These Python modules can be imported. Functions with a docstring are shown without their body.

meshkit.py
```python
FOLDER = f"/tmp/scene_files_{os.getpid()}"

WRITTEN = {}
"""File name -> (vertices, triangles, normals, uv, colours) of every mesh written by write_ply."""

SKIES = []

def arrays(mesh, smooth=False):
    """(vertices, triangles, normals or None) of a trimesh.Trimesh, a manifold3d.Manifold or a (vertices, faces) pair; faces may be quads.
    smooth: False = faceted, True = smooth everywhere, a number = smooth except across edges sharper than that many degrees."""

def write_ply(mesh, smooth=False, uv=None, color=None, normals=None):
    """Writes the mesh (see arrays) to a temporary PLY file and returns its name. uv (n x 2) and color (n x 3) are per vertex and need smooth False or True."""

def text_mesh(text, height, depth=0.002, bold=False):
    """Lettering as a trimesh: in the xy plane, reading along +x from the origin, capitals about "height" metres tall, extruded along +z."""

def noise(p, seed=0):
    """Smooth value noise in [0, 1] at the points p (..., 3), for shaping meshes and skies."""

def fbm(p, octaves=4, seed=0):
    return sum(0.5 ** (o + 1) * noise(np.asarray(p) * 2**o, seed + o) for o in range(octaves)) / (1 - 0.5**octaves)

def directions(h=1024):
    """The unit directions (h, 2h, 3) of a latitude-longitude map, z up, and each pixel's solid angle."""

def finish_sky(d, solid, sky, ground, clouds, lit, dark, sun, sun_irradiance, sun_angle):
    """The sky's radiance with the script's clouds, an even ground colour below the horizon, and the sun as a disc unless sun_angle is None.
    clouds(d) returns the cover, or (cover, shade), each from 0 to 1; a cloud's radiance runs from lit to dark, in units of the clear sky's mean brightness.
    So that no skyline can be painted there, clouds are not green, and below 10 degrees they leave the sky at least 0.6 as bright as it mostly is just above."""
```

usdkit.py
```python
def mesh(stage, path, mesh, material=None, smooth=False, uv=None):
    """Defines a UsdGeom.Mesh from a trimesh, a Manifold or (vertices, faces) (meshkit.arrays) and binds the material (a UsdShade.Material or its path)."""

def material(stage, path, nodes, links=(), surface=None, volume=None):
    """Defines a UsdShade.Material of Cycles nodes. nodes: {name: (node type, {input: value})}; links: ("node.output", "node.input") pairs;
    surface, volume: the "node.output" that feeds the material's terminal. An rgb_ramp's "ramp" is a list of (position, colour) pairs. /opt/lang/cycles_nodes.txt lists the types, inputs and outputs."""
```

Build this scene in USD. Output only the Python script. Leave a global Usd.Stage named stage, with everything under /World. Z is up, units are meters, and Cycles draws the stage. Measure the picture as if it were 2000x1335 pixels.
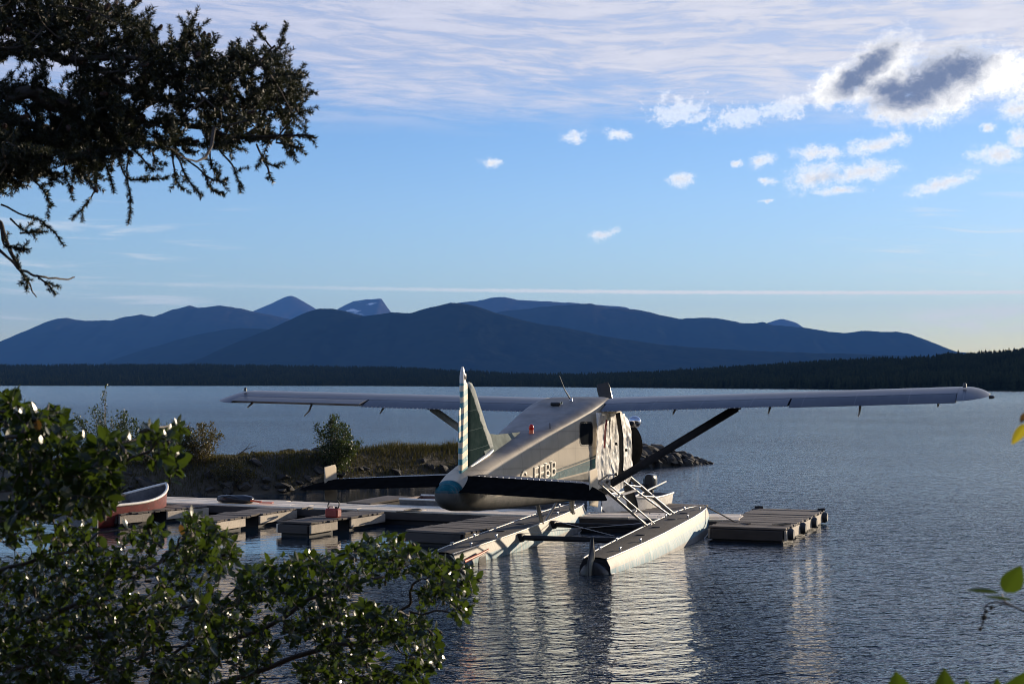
import math, random
import numpy as np, trimesh
import usdkit, meshkit
from pxr import Usd, UsdGeom, UsdLux, UsdShade, Sdf, Gf, Vt

stage = Usd.Stage.CreateInMemory()
UsdGeom.SetStageUpAxis(stage, UsdGeom.Tokens.z)
UsdGeom.SetStageMetersPerUnit(stage, 1.0)
world = UsdGeom.Xform.Define(stage, '/World')
stage.SetDefaultPrim(world.GetPrim())
UsdGeom.Scope.Define(stage, '/World/Looks')

# ------------------------------------------------------------------ camera, sun, exposure
EYE = 3.09                       # metres above the lake
TILT = math.radians(1.47)
FPX, PW, PH = 3029.0, 2000.0, 1335.0
SUN_AZ, SUN_EL = math.radians(46.0), math.radians(10.6)
HAZE_COLOR, HAZE_DENSITY = (0.14, 0.40, 1.0), 3.8e-5
SKY_STRENGTH, SUN_INTENSITY, EXPOSURE = 0.085, 1.25, 0.60

cam = UsdGeom.Camera.Define(stage, '/World/camera')
cam.AddTranslateOp().Set(Gf.Vec3d(0, 0, EYE))
cam.AddRotateXOp().Set(90.0 + math.degrees(TILT))
cam.CreateHorizontalApertureAttr(36.0)
cam.CreateVerticalApertureAttr(36.0 * 683 / 1024)
cam.CreateFocalLengthAttr(36.0 * FPX / PW)
cam.CreateClippingRangeAttr(Gf.Vec2f(0.1, 60000))
cam.CreateFStopAttr(11.0)
cam.CreateFocusDistanceAttr(26.0)
cam.CreateExposureAttr(EXPOSURE)

sun_dir = np.array([math.sin(SUN_AZ) * math.cos(SUN_EL), math.cos(SUN_AZ) * math.cos(SUN_EL), math.sin(SUN_EL)])
sun = UsdLux.DistantLight.Define(stage, '/World/sun')
sun.CreateNormalizeAttr(True)
sun.CreateIntensityAttr(SUN_INTENSITY)
sun.CreateAngleAttr(0.53)
sun.CreateColorAttr(Gf.Vec3f(1.0, 0.83, 0.62))
sun.AddRotateXYZOp().Set(Gf.Vec3f(90 - math.degrees(SUN_EL), 0, 180 - math.degrees(SUN_AZ)))


# ------------------------------------------------------------------ shader graph shorthand
class R:
    def __init__(self, n, o): self.n, self.o = n, o
    def __str__(self): return self.n + '.' + self.o


class Graph:
    def __init__(self): self.nodes, self.links = {}, []
    def node(self, kind, out, **inp):
        n = f'{kind}_{len(self.nodes)}'
        vals = {}
        for k, v in inp.items():
            if isinstance(v, R): self.links.append((str(v), f'{n}.{k}'))
            else: vals[k] = v
        self.nodes[n] = (kind, vals)
        return R(n, out)
    def m(self, op, a, b=0.0, c=0.0, clamp=False):
        return self.node('math', 'value', math_type=op, value1=a, value2=b, value3=c, use_clamp=clamp)
    def add(self, a, b): return self.m('add', a, b)
    def sub(self, a, b): return self.m('subtract', a, b)
    def mul(self, a, b): return self.m('multiply', a, b)
    def mad(self, a, b, c): return self.m('multiply_add', a, b, c)
    def mx(self, a, b): return self.m('maximum', a, b)
    def mn(self, a, b): return self.m('minimum', a, b)
    def step(self, v, lo, hi, a=0.0, b=1.0):
        return self.node('map_range', 'result', range_type='smoothstep', value=v, from_min=lo, from_max=hi, to_min=a, to_max=b, clamp=True)
    def xyz(self, x, y, z): return self.node('combine_xyz', 'vector', x=x, y=y, z=z)
    def noise(self, vec, scale, detail=3.0, rough=0.5, dist=0.0, out='fac'):
        return self.node('noise_texture', out, vector=vec, scale=scale, detail=detail, roughness=rough, distortion=dist)
    def scl(self, vec, s): return self.node('mapping', 'vector', vector=vec, scale=s)
    def mix(self, fac, a, b, kind='mix'): return self.node('mix', 'color', mix_type=kind, fac=fac, color1=a, color2=b)
    def ramp(self, fac, stops): return self.node('rgb_ramp', 'color', fac=fac, ramp=stops)
    def pos(self): return self.node('geometry', 'position')
    def obj(self): return self.node('texture_coordinate', 'object')
    def sep(self, v):
        n = self.node('separate_xyz', 'x', vector=v)
        return R(n.n, 'x'), R(n.n, 'y'), R(n.n, 'z')
    def bump(self, h, strength=0.5, distance=0.02, **k):
        return self.node('bump', 'normal', height=h, strength=strength, distance=distance, **k)
    def pbr(self, **k): return self.node('principled_bsdf', 'BSDF', **k)
    def make(self, name, surface=None, volume=None):
        return usdkit.material(stage, '/World/Looks/' + name, self.nodes, self.links,
                               surface=str(surface) if surface else None, volume=str(volume) if volume else None)


M = {}


def simple(name, col, rough=0.6, var=0.25, scale=6.0, bump=0.15, bdist=0.01, metallic=0.0, stretch=(1, 1, 1), **k):
    g = Graph()
    p = g.scl(g.obj(), stretch)
    n = g.noise(p, scale, 4.0, 0.6)
    lo = tuple(c * (1 - var) for c in col); hi = tuple(min(1, c * (1 + var)) for c in col)
    c = g.ramp(n, [(0.3, lo), (0.7, hi)])
    kw = dict(base_color=c, roughness=rough, metallic=metallic, **k)
    if bump: kw['normal'] = g.bump(g.noise(p, scale * 4, 3.0), bump, bdist)
    M[name] = g.make(name, g.pbr(**kw))
    return M[name]


# ------------------------------------------------------------------ sky (dome) with clouds
def build_sky():
    g = Graph()
    d = g.node('texture_coordinate', 'generated')
    x, y, z = g.sep(d)
    az = g.mul(g.m('arctan2', x, y), 57.29578)
    el = g.mul(g.m('arcsine', z), 57.29578)
    sky = g.node('sky_texture', 'color', sky_type='single_scattering', sun_disc=False, sun_elevation=SUN_EL,
                 sun_rotation=SUN_AZ, altitude=700.0, air_density=1.0, aerosol_density=0.22, ozone_density=1.0)
    # the air that day is clearer and bluer than the model's
    sky = g.mix(1.0, g.node('hsv', 'color', hue=0.5, saturation=1.3, value=1.0, fac=1.0, color=sky), (0.87, 0.97, 1.38), 'multiply')
    uv = g.xyz(az, el, 0.0)
    # thin ice cloud sheet above nine degrees, streaked almost level
    warp = g.noise(g.scl(uv, (0.05, 0.12, 1)), 1.0, 3.0, 0.5)
    tilt = g.add(el, g.mad(az, 0.035, g.mul(g.sub(warp, 0.5), 2.2)))
    st = g.xyz(g.mul(az, 0.13), g.mul(tilt, 1.05), 3.0)
    n1 = g.noise(st, 1.0, 7.0, 0.62, 0.6)
    n2 = g.noise(g.xyz(g.mul(az, 0.45), g.mul(tilt, 3.4), 9.0), 1.0, 6.0, 0.62, 0.7)
    streak = g.add(g.mul(n1, 0.6), g.mul(n2, 0.4))
    low = g.step(g.add(el, g.mul(g.sub(warp, 0.5), 0.8)), 8.75, 10.4)
    veil = g.mul(g.step(el, 9.2, 12.4, 0.05, 0.60), g.step(el, 16.0, 30.0, 1.0, 0.15))
    body = g.mul(g.step(streak, 0.40, 0.62, 0.0, 0.75), g.step(el, 15.0, 30.0, 1.0, 0.1))
    cirrus = g.mul(low, g.m('minimum', g.add(veil, g.mul(body, 0.75)), 0.93))
    # faint low wisps and the vapour trail
    w = g.noise(g.xyz(g.mul(az, 0.16), g.mul(tilt, 2.4), 20.0), 1.0, 6.0, 0.6, 0.5)
    wl = g.mul(g.step(w, 0.52, 0.70, 0.0, 0.40), g.mul(g.step(el, 1.0, 2.5), g.step(el, 8.6, 5.0)))
    wl = g.mul(wl, g.add(g.step(az, -8.0, -13.0), g.step(az, 10.0, 15.0)))
    trail_c = g.sub(el, g.mad(az, -0.012, 3.36))
    tn = g.noise(g.xyz(g.mul(az, 1.6), g.mul(el, 6.0), 1.0), 1.0, 4.0, 0.6)
    trail_w = g.mad(tn, 0.16, 0.02)
    trail = g.step(g.m('divide', g.m('absolute', trail_c), trail_w), 1.0, 0.15)
    trail = g.mul(trail, g.step(az, -13.0, 9.0, 0.12, 0.90))
    low_r = g.sub(el, g.mad(az, 0.05, 1.35))
    lr = g.mul(g.step(g.m('absolute', low_r), 0.75, 0.1), g.step(az, 12.5, 16.0))
    lr = g.mul(lr, g.step(g.noise(g.xyz(g.mul(az, 0.5), g.mul(el, 2.6), 5.0), 1.0, 5.0, 0.6), 0.38, 0.62, 0.0, 0.6))
    # heaped clouds: azimuth, elevation, half width, half height (degrees), tilt, weight
    def e(px, py, wpx, hpx, s=0.0, k=1.0):
        return (math.degrees(math.atan((px - 1000) / FPX)), math.degrees(math.atan((745 - py) / FPX)), math.degrees(wpx / FPX), math.degrees(hpx / FPX), s, k)
    big = [e(1718, 150, 80, 62, 0.5), e(1640, 175, 55, 42, 0.4), e(1850, 180, 115, 75, 0.25), e(1960, 170, 75, 50), e(1770, 220, 80, 34, 0.1), e(1738, 180, 60, 60), e(2060, 190, 90, 60)]
    small = [e(1123, 267, 27, 14), e(1208, 263, 30, 13), e(958, 315, 26, 10), e(1330, 352, 30, 17), e(1178, 458, 33, 13, 0.2), e(1490, 317, 28, 16, 0.2),
             e(1500, 357, 22, 11), e(1598, 307, 60, 17, -0.05), e(1710, 296, 75, 20, 0.2), e(1600, 350, 72, 32, 0.15), e(1690, 345, 80, 24, 0.1), e(1840, 375, 72, 18, 0.25),
             e(1950, 322, 58, 22), e(1990, 290, 25, 20), e(1995, 235, 40, 32), e(1935, 268, 20, 9), e(1497, 396, 18, 5), e(1438, 321, 14, 7), e(1640, 380, 60, 10), e(2080, 320, 60, 25), e(2200, 280, 90, 40), e(700, 700, 1, 1)]
    thin = [e(1330, 218, 75, 36, 0.0, 0.55), e(1450, 232, 90, 26, 0.1, 0.5), e(1540, 215, 60, 30, 0.2, 0.5)]
    p3 = g.xyz(az, el, 7.0)
    warp2 = g.node('noise_texture', 'color', vector=p3, scale=1.6, detail=4.0, roughness=0.6)
    wx, wy, wz = g.sep(warp2)
    az0, el0 = az, el
    az = g.add(az, g.mul(g.sub(wx, 0.5), 0.75)); el = g.add(el, g.mul(g.sub(wy, 0.5), 0.45))
    nz = g.noise(g.xyz(g.mul(az0, 0.8), el0, 7.0), 2.6, 9.0, 0.66, 0.3)
    nzf = g.noise(g.xyz(g.mul(az0, 0.8), el0, 3.0), 7.0, 6.0, 0.66, 0.2)
    wob = g.add(g.mul(g.sub(nz, 0.5), 3.6), g.mul(g.sub(nzf, 0.5), 1.3))
    def field(lst):
        acc = None
        for a, b, w_, h, s, k in lst:
            u = g.mul(g.sub(az, a), 1.0 / w_)
            v = g.mul(g.sub(g.sub(el, b), g.mul(g.sub(az, a), s)), 1.0 / h)
            f = g.sub(1.0, g.m('sqrt', g.add(g.mul(u, u), g.mul(v, v))))
            acc = f if acc is None else g.mx(acc, f)
        return acc
    fb, fs, ft = field(big), field(small), field(thin)
    vb, vs = g.add(fb, g.mul(wob, 0.30)), g.add(fs, g.mul(wob, 0.52))
    cb = g.step(vb, -0.14, 0.50)
    cs = g.step(vs, -0.15, 1.15, 0.0, 1.0)
    ct = g.mul(g.step(g.add(ft, g.mul(wob, 0.7)), 0.0, 0.7), 0.5)
    heap = g.mx(g.mx(cb, cs), ct)
    # the thick hearts of the big cloud do not let the light through
    core = field([e(1700, 146, 92, 44, 0.62), e(1668, 168, 62, 38, 0.4), e(1825, 174, 132, 66, 0.38), e(1775, 200, 100, 44, 0.1), e(1880, 155, 80, 54, 0.2), e(1740, 188, 70, 30, 0.0)])
    core = g.step(g.add(core, g.mul(wob, 0.24)), -0.10, 0.85)
    core2 = g.mx(g.mul(g.step(field([e(1612, 352, 52, 14, 0.1)]), -0.2, 0.9), 0.38), g.mul(g.step(vs, 0.35, 1.1), 0.30))
    K = CLOUD
    white = g.mix(g.step(az, -18.0, 18.0), (0.58 * K, 0.60 * K, 0.73 * K), (0.76 * K, 0.75 * K, 0.79 * K))
    white = g.mix(1.0, white, g.mix(g.step(streak, 0.42, 0.66), (0.97, 0.98, 1.01), (1.20, 1.18, 1.15)), 'multiply')
    col = g.mix(g.m('multiply', cirrus, 1.0), sky, white)
    warmw = (1.15 * K, 1.08 * K, 0.95 * K)
    col = g.mix(g.m('minimum', g.add(g.add(wl, trail), lr), 0.9), col, warmw)
    edge = g.mix(g.step(nzf, 0.3, 0.7), (1.15 * K, 1.12 * K, 1.08 * K), (1.40 * K, 1.36 * K, 1.28 * K))
    hc = g.mix(g.mx(core, core2), edge, (0.20 * K, 0.245 * K, 0.36 * K))
    col = g.mix(heap, col, hc)
    bg = g.node('background_shader', 'background', color=col, strength=SKY_STRENGTH)
    return g.make('sky_look', bg)


CLOUD = 8.2
dome = UsdLux.DomeLight.Define(stage, '/World/sky')
UsdShade.MaterialBindingAPI.Apply(dome.GetPrim()).Bind(build_sky())
dome.GetPrim().SetCustomDataByKey('kind', 'structure')
dome.GetPrim().SetCustomDataByKey('label', 'blue evening sky with streaked high cloud and small heaped clouds')
dome.GetPrim().SetCustomDataByKey('category', 'sky')


# ------------------------------------------------------------------ scene helpers
used = {}


def numbered(parent, name):
    k = (parent, name); i = used.get(k, -1) + 1; used[k] = i
    return f'{parent}/{name}' + (f'_{i:03d}' if i else '')


def path_of(parent): return '/World' if parent is None else str(parent.GetPath())


def tag(p, label=None, cat=None, group=None, kind=None):
    for k, v in (('label', label), ('category', cat), ('group', group), ('kind', kind)):
        if v: p.SetCustomDataByKey(k, v)
    return p


def thing(name, label, cat, loc=(0, 0, 0), rotz=0.0, group=None, kind=None):
    x = UsdGeom.Xform.Define(stage, numbered('/World', name))
    if tuple(loc) != (0, 0, 0): x.AddTranslateOp().Set(Gf.Vec3d(*map(float, loc)))
    if rotz: x.AddRotateZOp().Set(math.degrees(rotz))
    return tag(x.GetPrim(), label, cat, group, kind)


def obj(name, mesh, mat, parent=None, smooth=False, **k):
    if isinstance(mesh, MB): mesh = mesh.mesh()
    m = usdkit.mesh(stage, numbered(path_of(parent), name), mesh, M[mat] if isinstance(mat, str) else mat, smooth=smooth)
    return tag(m.GetPrim(), **k)


class MB:
    """collects triangles"""
    def __init__(self): self.v, self.f, self.n = [], [], 0
    def add(self, v, f):
        v = np.asarray(v, float); f = np.asarray(f, int)
        if f.shape[1] == 4: f = np.vstack([f[:, [0, 1, 2]], f[:, [0, 2, 3]]])
        self.v.append(v); self.f.append(f + self.n); self.n += len(v); return self
    def tm(self, t): return self.add(t.vertices, t.faces)
    def mesh(self): return trimesh.Trimesh(np.vstack(self.v), np.vstack(self.f), process=False)
    def box(self, c, s, rz=0.0, ch=0.0, M4=None):
        """box with its four long edges and ends slightly chamfered"""
        hx, hy, hz = [q / 2 for q in s]
        if ch <= 0:
            v = np.array([(a * hx, b * hy, d * hz) for a in (-1, 1) for b in (-1, 1) for d in (-1, 1)])
        else:
            v = []
            for a in (-1, 1):
                for b in (-1, 1):
                    for d in (-1, 1):
                        v += [(a * (hx - ch), b * (hy - ch), d * hz), (a * (hx - ch), b * hy, d * (hz - ch)), (a * hx, b * (hy - ch), d * (hz - ch))]
            v = np.array(v)
        hull = trimesh.convex.convex_hull(v)
        v = np.array(hull.vertices)
        if M4 is not None: v = v @ np.asarray(M4).T
        if rz:
            cz, sz = math.cos(rz), math.sin(rz); v = v @ np.array([[cz, sz, 0], [-sz, cz, 0], [0, 0, 1]])
        return self.add(v + np.asarray(c, float), hull.faces)
    def tube(self, pts, rad, sides=8, cap=True, flat=1.0, up=(0, 0, 1)):
        pts = np.asarray(pts, float); n = len(pts)
        rad = np.full(n, rad, float) if np.ndim(rad) == 0 else np.asarray(rad, float)
        t = np.gradient(pts, axis=0); t /= np.linalg.norm(t, axis=1, keepdims=True) + 1e-12
        u = np.array(up, float)
        if abs(t[0] @ u) > 0.95: u = np.array([1.0, 0, 0])
        rings = []
        for i in range(n):
            a = np.cross(t[i], u); a /= np.linalg.norm(a) + 1e-12
            b = np.cross(a, t[i])
            th = np.arange(sides) * 2 * math.pi / sides
            rings.append(pts[i] + rad[i] * (np.outer(np.cos(th), a) * flat + np.outer(np.sin(th), b)))
            u = b
        return self.loft(rings, cap)
    def loft(self, rings, cap=True, closed=True):
        rings = [np.asarray(r, float) for r in rings]; k = len(rings[0]); n = len(rings)
        v = np.vstack(rings); f = []
        for i in range(n - 1):
            for j in range(k if closed else k - 1):
                a, b = i * k + j, i * k + (j + 1) % k
                f.append((a, b, b + k, a + k))
        f = [(a, b, c) for a, b, c, d in f] + [(a, c, d) for a, b, c, d in f]
        if cap and closed:
            v = np.vstack([v, rings[0].mean(0), rings[-1].mean(0)])
            for j in range(k):
                f.append(((j + 1) % k, j, n * k)); f.append(((n - 1) * k + j, (n - 1) * k + (j + 1) % k, n * k + 1))
        return self.add(v, f)


def prism(poly, axis_pts):
    """polygon (list of 3D points) swept to a second copy"""
    a = np.asarray(poly, float); b = np.asarray(axis_pts, float)
    return MB().loft([a, b])


def rot_about(v, p, axis, ang):
    v = np.asarray(v, float) - p; a = np.asarray(axis, float); a = a / np.linalg.norm(a)
    c, s = math.cos(ang), math.sin(ang)
    return v * c + np.cross(a, v) * s + np.outer(v @ a, a) * (1 - c) + p


def ray(px, py):
    u = (px - PW / 2) / FPX; v = (PH / 2 - py) / FPX
    return np.array([u, math.cos(TILT) - v * math.sin(TILT), math.sin(TILT) + v * math.cos(TILT)])


def ground(px, py, z=0.0):
    """the place at height z that is seen in that direction"""
    d = ray(px, py); return np.array([0, 0, EYE]) + d * (z - EYE) / d[2]


def away(px, py, Y):
    d = ray(px, py); return np.array([0, 0, EYE]) + d * Y / d[1]


# ------------------------------------------------------------------ materials
def mats():
    # weathered timber: grain runs along the board in the piece's own drawing
    for name, col, rough in (('deck_wood', (0.115, 0.094, 0.077), 0.85), ('side_wood', (0.52, 0.44, 0.34), 0.7), ('walkway_wood', (0.74, 0.63, 0.48), 0.75), ('shade_wood', (0.05, 0.041, 0.035), 0.85)):  # last entry darkens the same timber for boards turned from the sun
        g = Graph()
        p = g.pos()
        rnd = g.node('object_info', 'random')
        ang = math.radians(19.8)
        r = g.node('vector_rotate', 'vector', rotate_type='z_axis', vector=p, angle=ang)
        gr = g.noise(g.scl(r, (2.0, 14.0, 14.0)), 1.5, 5.0, 0.65, 0.4)
        blot = g.noise(p, 1.3, 4.0, 0.6)
        tone = g.add(g.mul(gr, 0.7), g.mul(rnd, 0.75))
        c = g.ramp(tone, [(0.25, tuple(q * 0.55 for q in col)), (0.65, col), (1.0, tuple(min(1, q * 1.35) for q in col))])
        c = g.mix(g.step(blot, 0.45, 0.72, 0.0, 0.6), c, tuple(q * 0.4 for q in col))
        M[name] = g.make(name, g.pbr(base_color=c, roughness=rough, normal=g.bump(gr, 0.4, 0.008)))
    simple('billet', (0.018, 0.018, 0.02), 0.7, 0.4, 3.0)
    simple('rubber', (0.02, 0.02, 0.02), 0.6, 0.3)
    simple('rope', (0.16, 0.13, 0.09), 0.9, 0.4, 40)
    simple('steel', (0.42, 0.42, 0.44), 0.35, 0.2, 20, metallic=0.8)
    simple('chrome', (0.75, 0.75, 0.78), 0.08, 0.05, 5, 0, metallic=1.0)
    simple('dark_metal', (0.022, 0.022, 0.024), 0.55, 0.3, 10, specular_ior_level=0.15)
    simple('strut_paint', (0.34, 0.31, 0.27), 0.35, 0.3, 15)
    simple('black_paint', (0.012, 0.012, 0.013), 0.3, 0.3, 10)
    simple('red_plastic', (0.28, 0.035, 0.022), 0.45, 0.15, 8)
    simple('red_lamp', (0.75, 0.03, 0.01), 0.15, 0.1, 8, 0, transmission_weight=0.2)
    simple('orange', (0.55, 0.10, 0.03), 0.5, 0.3, 8)
    simple('blue_tarp', (0.22, 0.36, 0.55), 0.5, 0.2, 8, 0.5)
    simple('white_cloth', (0.75, 0.70, 0.62), 0.7, 0.1, 8, 0.4)
    simple('finlet_paint', (0.58, 0.49, 0.36), 0.7, 0.05, 4, 0.0, specular_ior_level=0.1)
    simple('antenna', (0.05, 0.05, 0.05), 0.5, 0.1)
    simple('glass_dark', (0.012, 0.014, 0.016), 0.6, 0.3, 4, 0, specular_ior_level=0.0)
    simple('teal_paint', (0.025, 0.20, 0.25), 0.35, 0.3, 9, 0.05)
    simple('letter_cream', (0.62, 0.55, 0.43), 0.5, 0.05, 9, 0)
    simple('bark', (0.055, 0.042, 0.032), 0.85, 0.4, 25, 0.6)
    simple('twig_bark', (0.05, 0.035, 0.025), 0.6, 0.4, 40, 0.3)
    simple('cone_brown', (0.075, 0.035, 0.022), 0.7, 0.3, 60, 0.5, 0.003)
    simple('catkin', (0.055, 0.04, 0.02), 0.7, 0.3, 60, 0.6, 0.003)
    simple('boat_red', (0.13, 0.014, 0.014), 0.45, 0.35, 7, 0.1)
    simple('boat_white', (0.72, 0.68, 0.60), 0.45, 0.15, 10, 0.05)
    simple('boat_grey', (0.09, 0.09, 0.095), 0.5, 0.35, 8, 0.1)
    simple('aluminium', (0.55, 0.55, 0.56), 0.35, 0.3, 9, 0.1, metallic=0.6)
    simple('boat_brown', (0.10, 0.045, 0.03), 0.55, 0.35, 8, 0.1)

    # fuselage: cream with a teal belt edged by cream lines, its shaded underside painted grey
    g = Graph(); o = g.obj(); x, y, z = g.sep(o)
    up_line = g.sub(z, g.mad(x, 0.125, 2.10))
    dn_line = g.sub(z, g.mad(x, 0.075, 1.835))
    cream = g.ramp(g.noise(o, 2.0, 5.0, 0.65), [(0.3, (0.40, 0.345, 0.265)), (0.7, (0.50, 0.435, 0.335))])
    streaks = g.noise(g.scl(o, (9.0, 1.0, 1.2)), 2.0, 4.0, 0.6)
    cream = g.mix(g.step(streaks, 0.52, 0.75, 0.0, 0.35), cream, (0.33, 0.29, 0.23))
    teal = g.ramp(g.noise(o, 9.0, 4.0, 0.7), [(0.35, (0.004, 0.055, 0.075)), (0.6, (0.010, 0.095, 0.120)), (0.8, (0.04, 0.13, 0.15))])
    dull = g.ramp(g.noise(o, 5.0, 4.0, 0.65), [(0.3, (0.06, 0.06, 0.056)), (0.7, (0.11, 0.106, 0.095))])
    c = g.mix(g.step(up_line, 0.004, -0.004), cream, (0.05, 0.07, 0.075))
    c = g.mix(g.step(up_line, -0.034, -0.040), c, cream)
    c = g.mix(g.step(up_line, -0.050, -0.056), c, teal)
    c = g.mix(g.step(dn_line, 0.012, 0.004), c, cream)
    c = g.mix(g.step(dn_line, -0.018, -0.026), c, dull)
    # shade below the tailplane painted grey, then the teal tail cap
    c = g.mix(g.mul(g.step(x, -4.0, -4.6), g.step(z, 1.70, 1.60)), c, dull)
    c = g.mix(g.step(x, 2.0, 2.04), c, (0.03, 0.03, 0.03))
    c = g.mix(g.mul(g.step(x, -5.44, -5.47), g.step(z, 1.585, 1.60)), c, teal)
    # seams of the skin
    sx = g.m('absolute', g.sub(g.m('fraction', g.mul(x, 1.35)), 0.5))
    c = g.mix(g.step(sx, 0.008, 0.003, 0.0, 0.5), c, (0.12, 0.11, 0.10))
    sy = g.m('absolute', g.sub(g.m('fraction', g.mad(y, 2.1, 0.18)), 0.5))
    c = g.mix(g.mul(g.step(sy, 0.012, 0.004, 0.0, 0.35), g.step(z, 2.2, 2.3)), c, (0.12, 0.11, 0.10))
    topz = g.sub(z, g.mx(g.mad(x, 0.213, 2.935), 1.9))
    top_shade = g.ramp(g.noise(o, 3.0, 5.0, 0.65), [(0.3, (0.13, 0.13, 0.13)), (0.7, (0.22, 0.215, 0.21))])  # greyer tone of the top that the sun misses, put into the paint
    c = g.mix(g.mul(g.step(topz, -0.03, 0.015), g.step(x, -4.2, -3.6)), c, top_shade)
    riv = g.mul(g.m('absolute', g.sub(g.m('fraction', g.mul(x, 22.0)), 0.5)), g.m('absolute', g.sub(g.m('fraction', g.mul(z, 3.4)), 0.5)))
    c = g.mix(g.step(riv, 0.012, 0.002, 0.0, 0.35), c, (0.14, 0.12, 0.10))
    dent = g.noise(o, 2.6, 3.0, 0.5)
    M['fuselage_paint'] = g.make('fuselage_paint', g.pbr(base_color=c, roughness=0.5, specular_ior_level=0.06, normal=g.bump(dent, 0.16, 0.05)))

    # wing skin with seams across the chord
    g = Graph(); o = g.obj(); x, y, z = g.sep(o)
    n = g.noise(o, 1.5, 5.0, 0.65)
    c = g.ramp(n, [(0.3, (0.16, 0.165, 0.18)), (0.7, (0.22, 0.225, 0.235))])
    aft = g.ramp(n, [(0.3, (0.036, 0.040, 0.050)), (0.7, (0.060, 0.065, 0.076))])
    c = g.mix(g.step(x, 0.62, 1.05), aft, c)  # lighter front part stands in for the sky reflected there
    sk = g.m('absolute', g.sub(g.m('fraction', g.mad(y, 1.12, 0.3)), 0.5))
    c = g.mix(g.step(sk, 0.012, 0.005, 0.0, 0.6), c, (0.10, 0.10, 0.11))
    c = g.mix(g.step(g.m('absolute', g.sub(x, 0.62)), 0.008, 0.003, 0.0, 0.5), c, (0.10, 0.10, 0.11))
    dirt = g.noise(g.scl(o, (1.0, 6.0, 1.0)), 1.6, 4.0, 0.6)
    c = g.mix(g.step(dirt, 0.5, 0.8, 0.0, 0.4), c, (0.09, 0.09, 0.09))
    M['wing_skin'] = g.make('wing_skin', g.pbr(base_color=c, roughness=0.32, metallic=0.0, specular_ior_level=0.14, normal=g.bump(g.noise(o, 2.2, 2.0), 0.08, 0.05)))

    # fin: dark green teal paint, bare edge
    g = Graph(); o = g.obj(); x, y, z = g.sep(o)
    n = g.noise(o, 6.0, 5.0, 0.7)
    dark = g.ramp(n, [(0.3, (0.014, 0.028, 0.027)), (0.7, (0.034, 0.052, 0.050))])
    bare = g.ramp(n, [(0.3, (0.30, 0.32, 0.29)), (0.7, (0.50, 0.51, 0.46))])
    le = g.add(x, g.mad(z, 1.13, 1.36 - 0.03))          # distance ahead of the slanted edge
    le = g.sub(x, g.mad(g.sub(z, 2.36), -0.95, -4.00))
    f = g.step(g.add(le, g.mul(g.sub(n, 0.5), 0.16)), -0.02, 0.03)
    c = g.mix(f, dark, bare)
    for zz in (2.0, 2.25, 2.55, 2.85):
        c = g.mix(g.step(g.m('absolute', g.sub(z, g.mad(x, 0.10, zz + 0.43))), 0.006, 0.002, 0.0, 0.5), c, (0.16, 0.20, 0.19))
    M['fin_paint'] = g.make('fin_paint', g.pbr(base_color=c, roughness=0.7, specular_ior_level=0.0, normal=g.bump(n, 0.03, 0.02)))
    simple('elevator_paint', (0.006, 0.006, 0.006), 0.85, 0.3, 8, 0.05, specular_ior_level=0.0)
    simple('dorsal_paint', (0.22, 0.24, 0.21), 0.8, 0.25, 5, 0.1, specular_ior_level=0.0)

    # rudder: slanted teal and cream bands
    g = Graph(); o = g.obj(); x, y, z = g.sep(o)
    q = g.m('fraction', g.mul(g.sub(g.sub(z, g.mul(x, 0.22)), 0.10), 1 / 0.168))
    f = g.m('less_than', q, 0.5)
    n = g.noise(o, 14.0, 4.0, 0.6)
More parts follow.
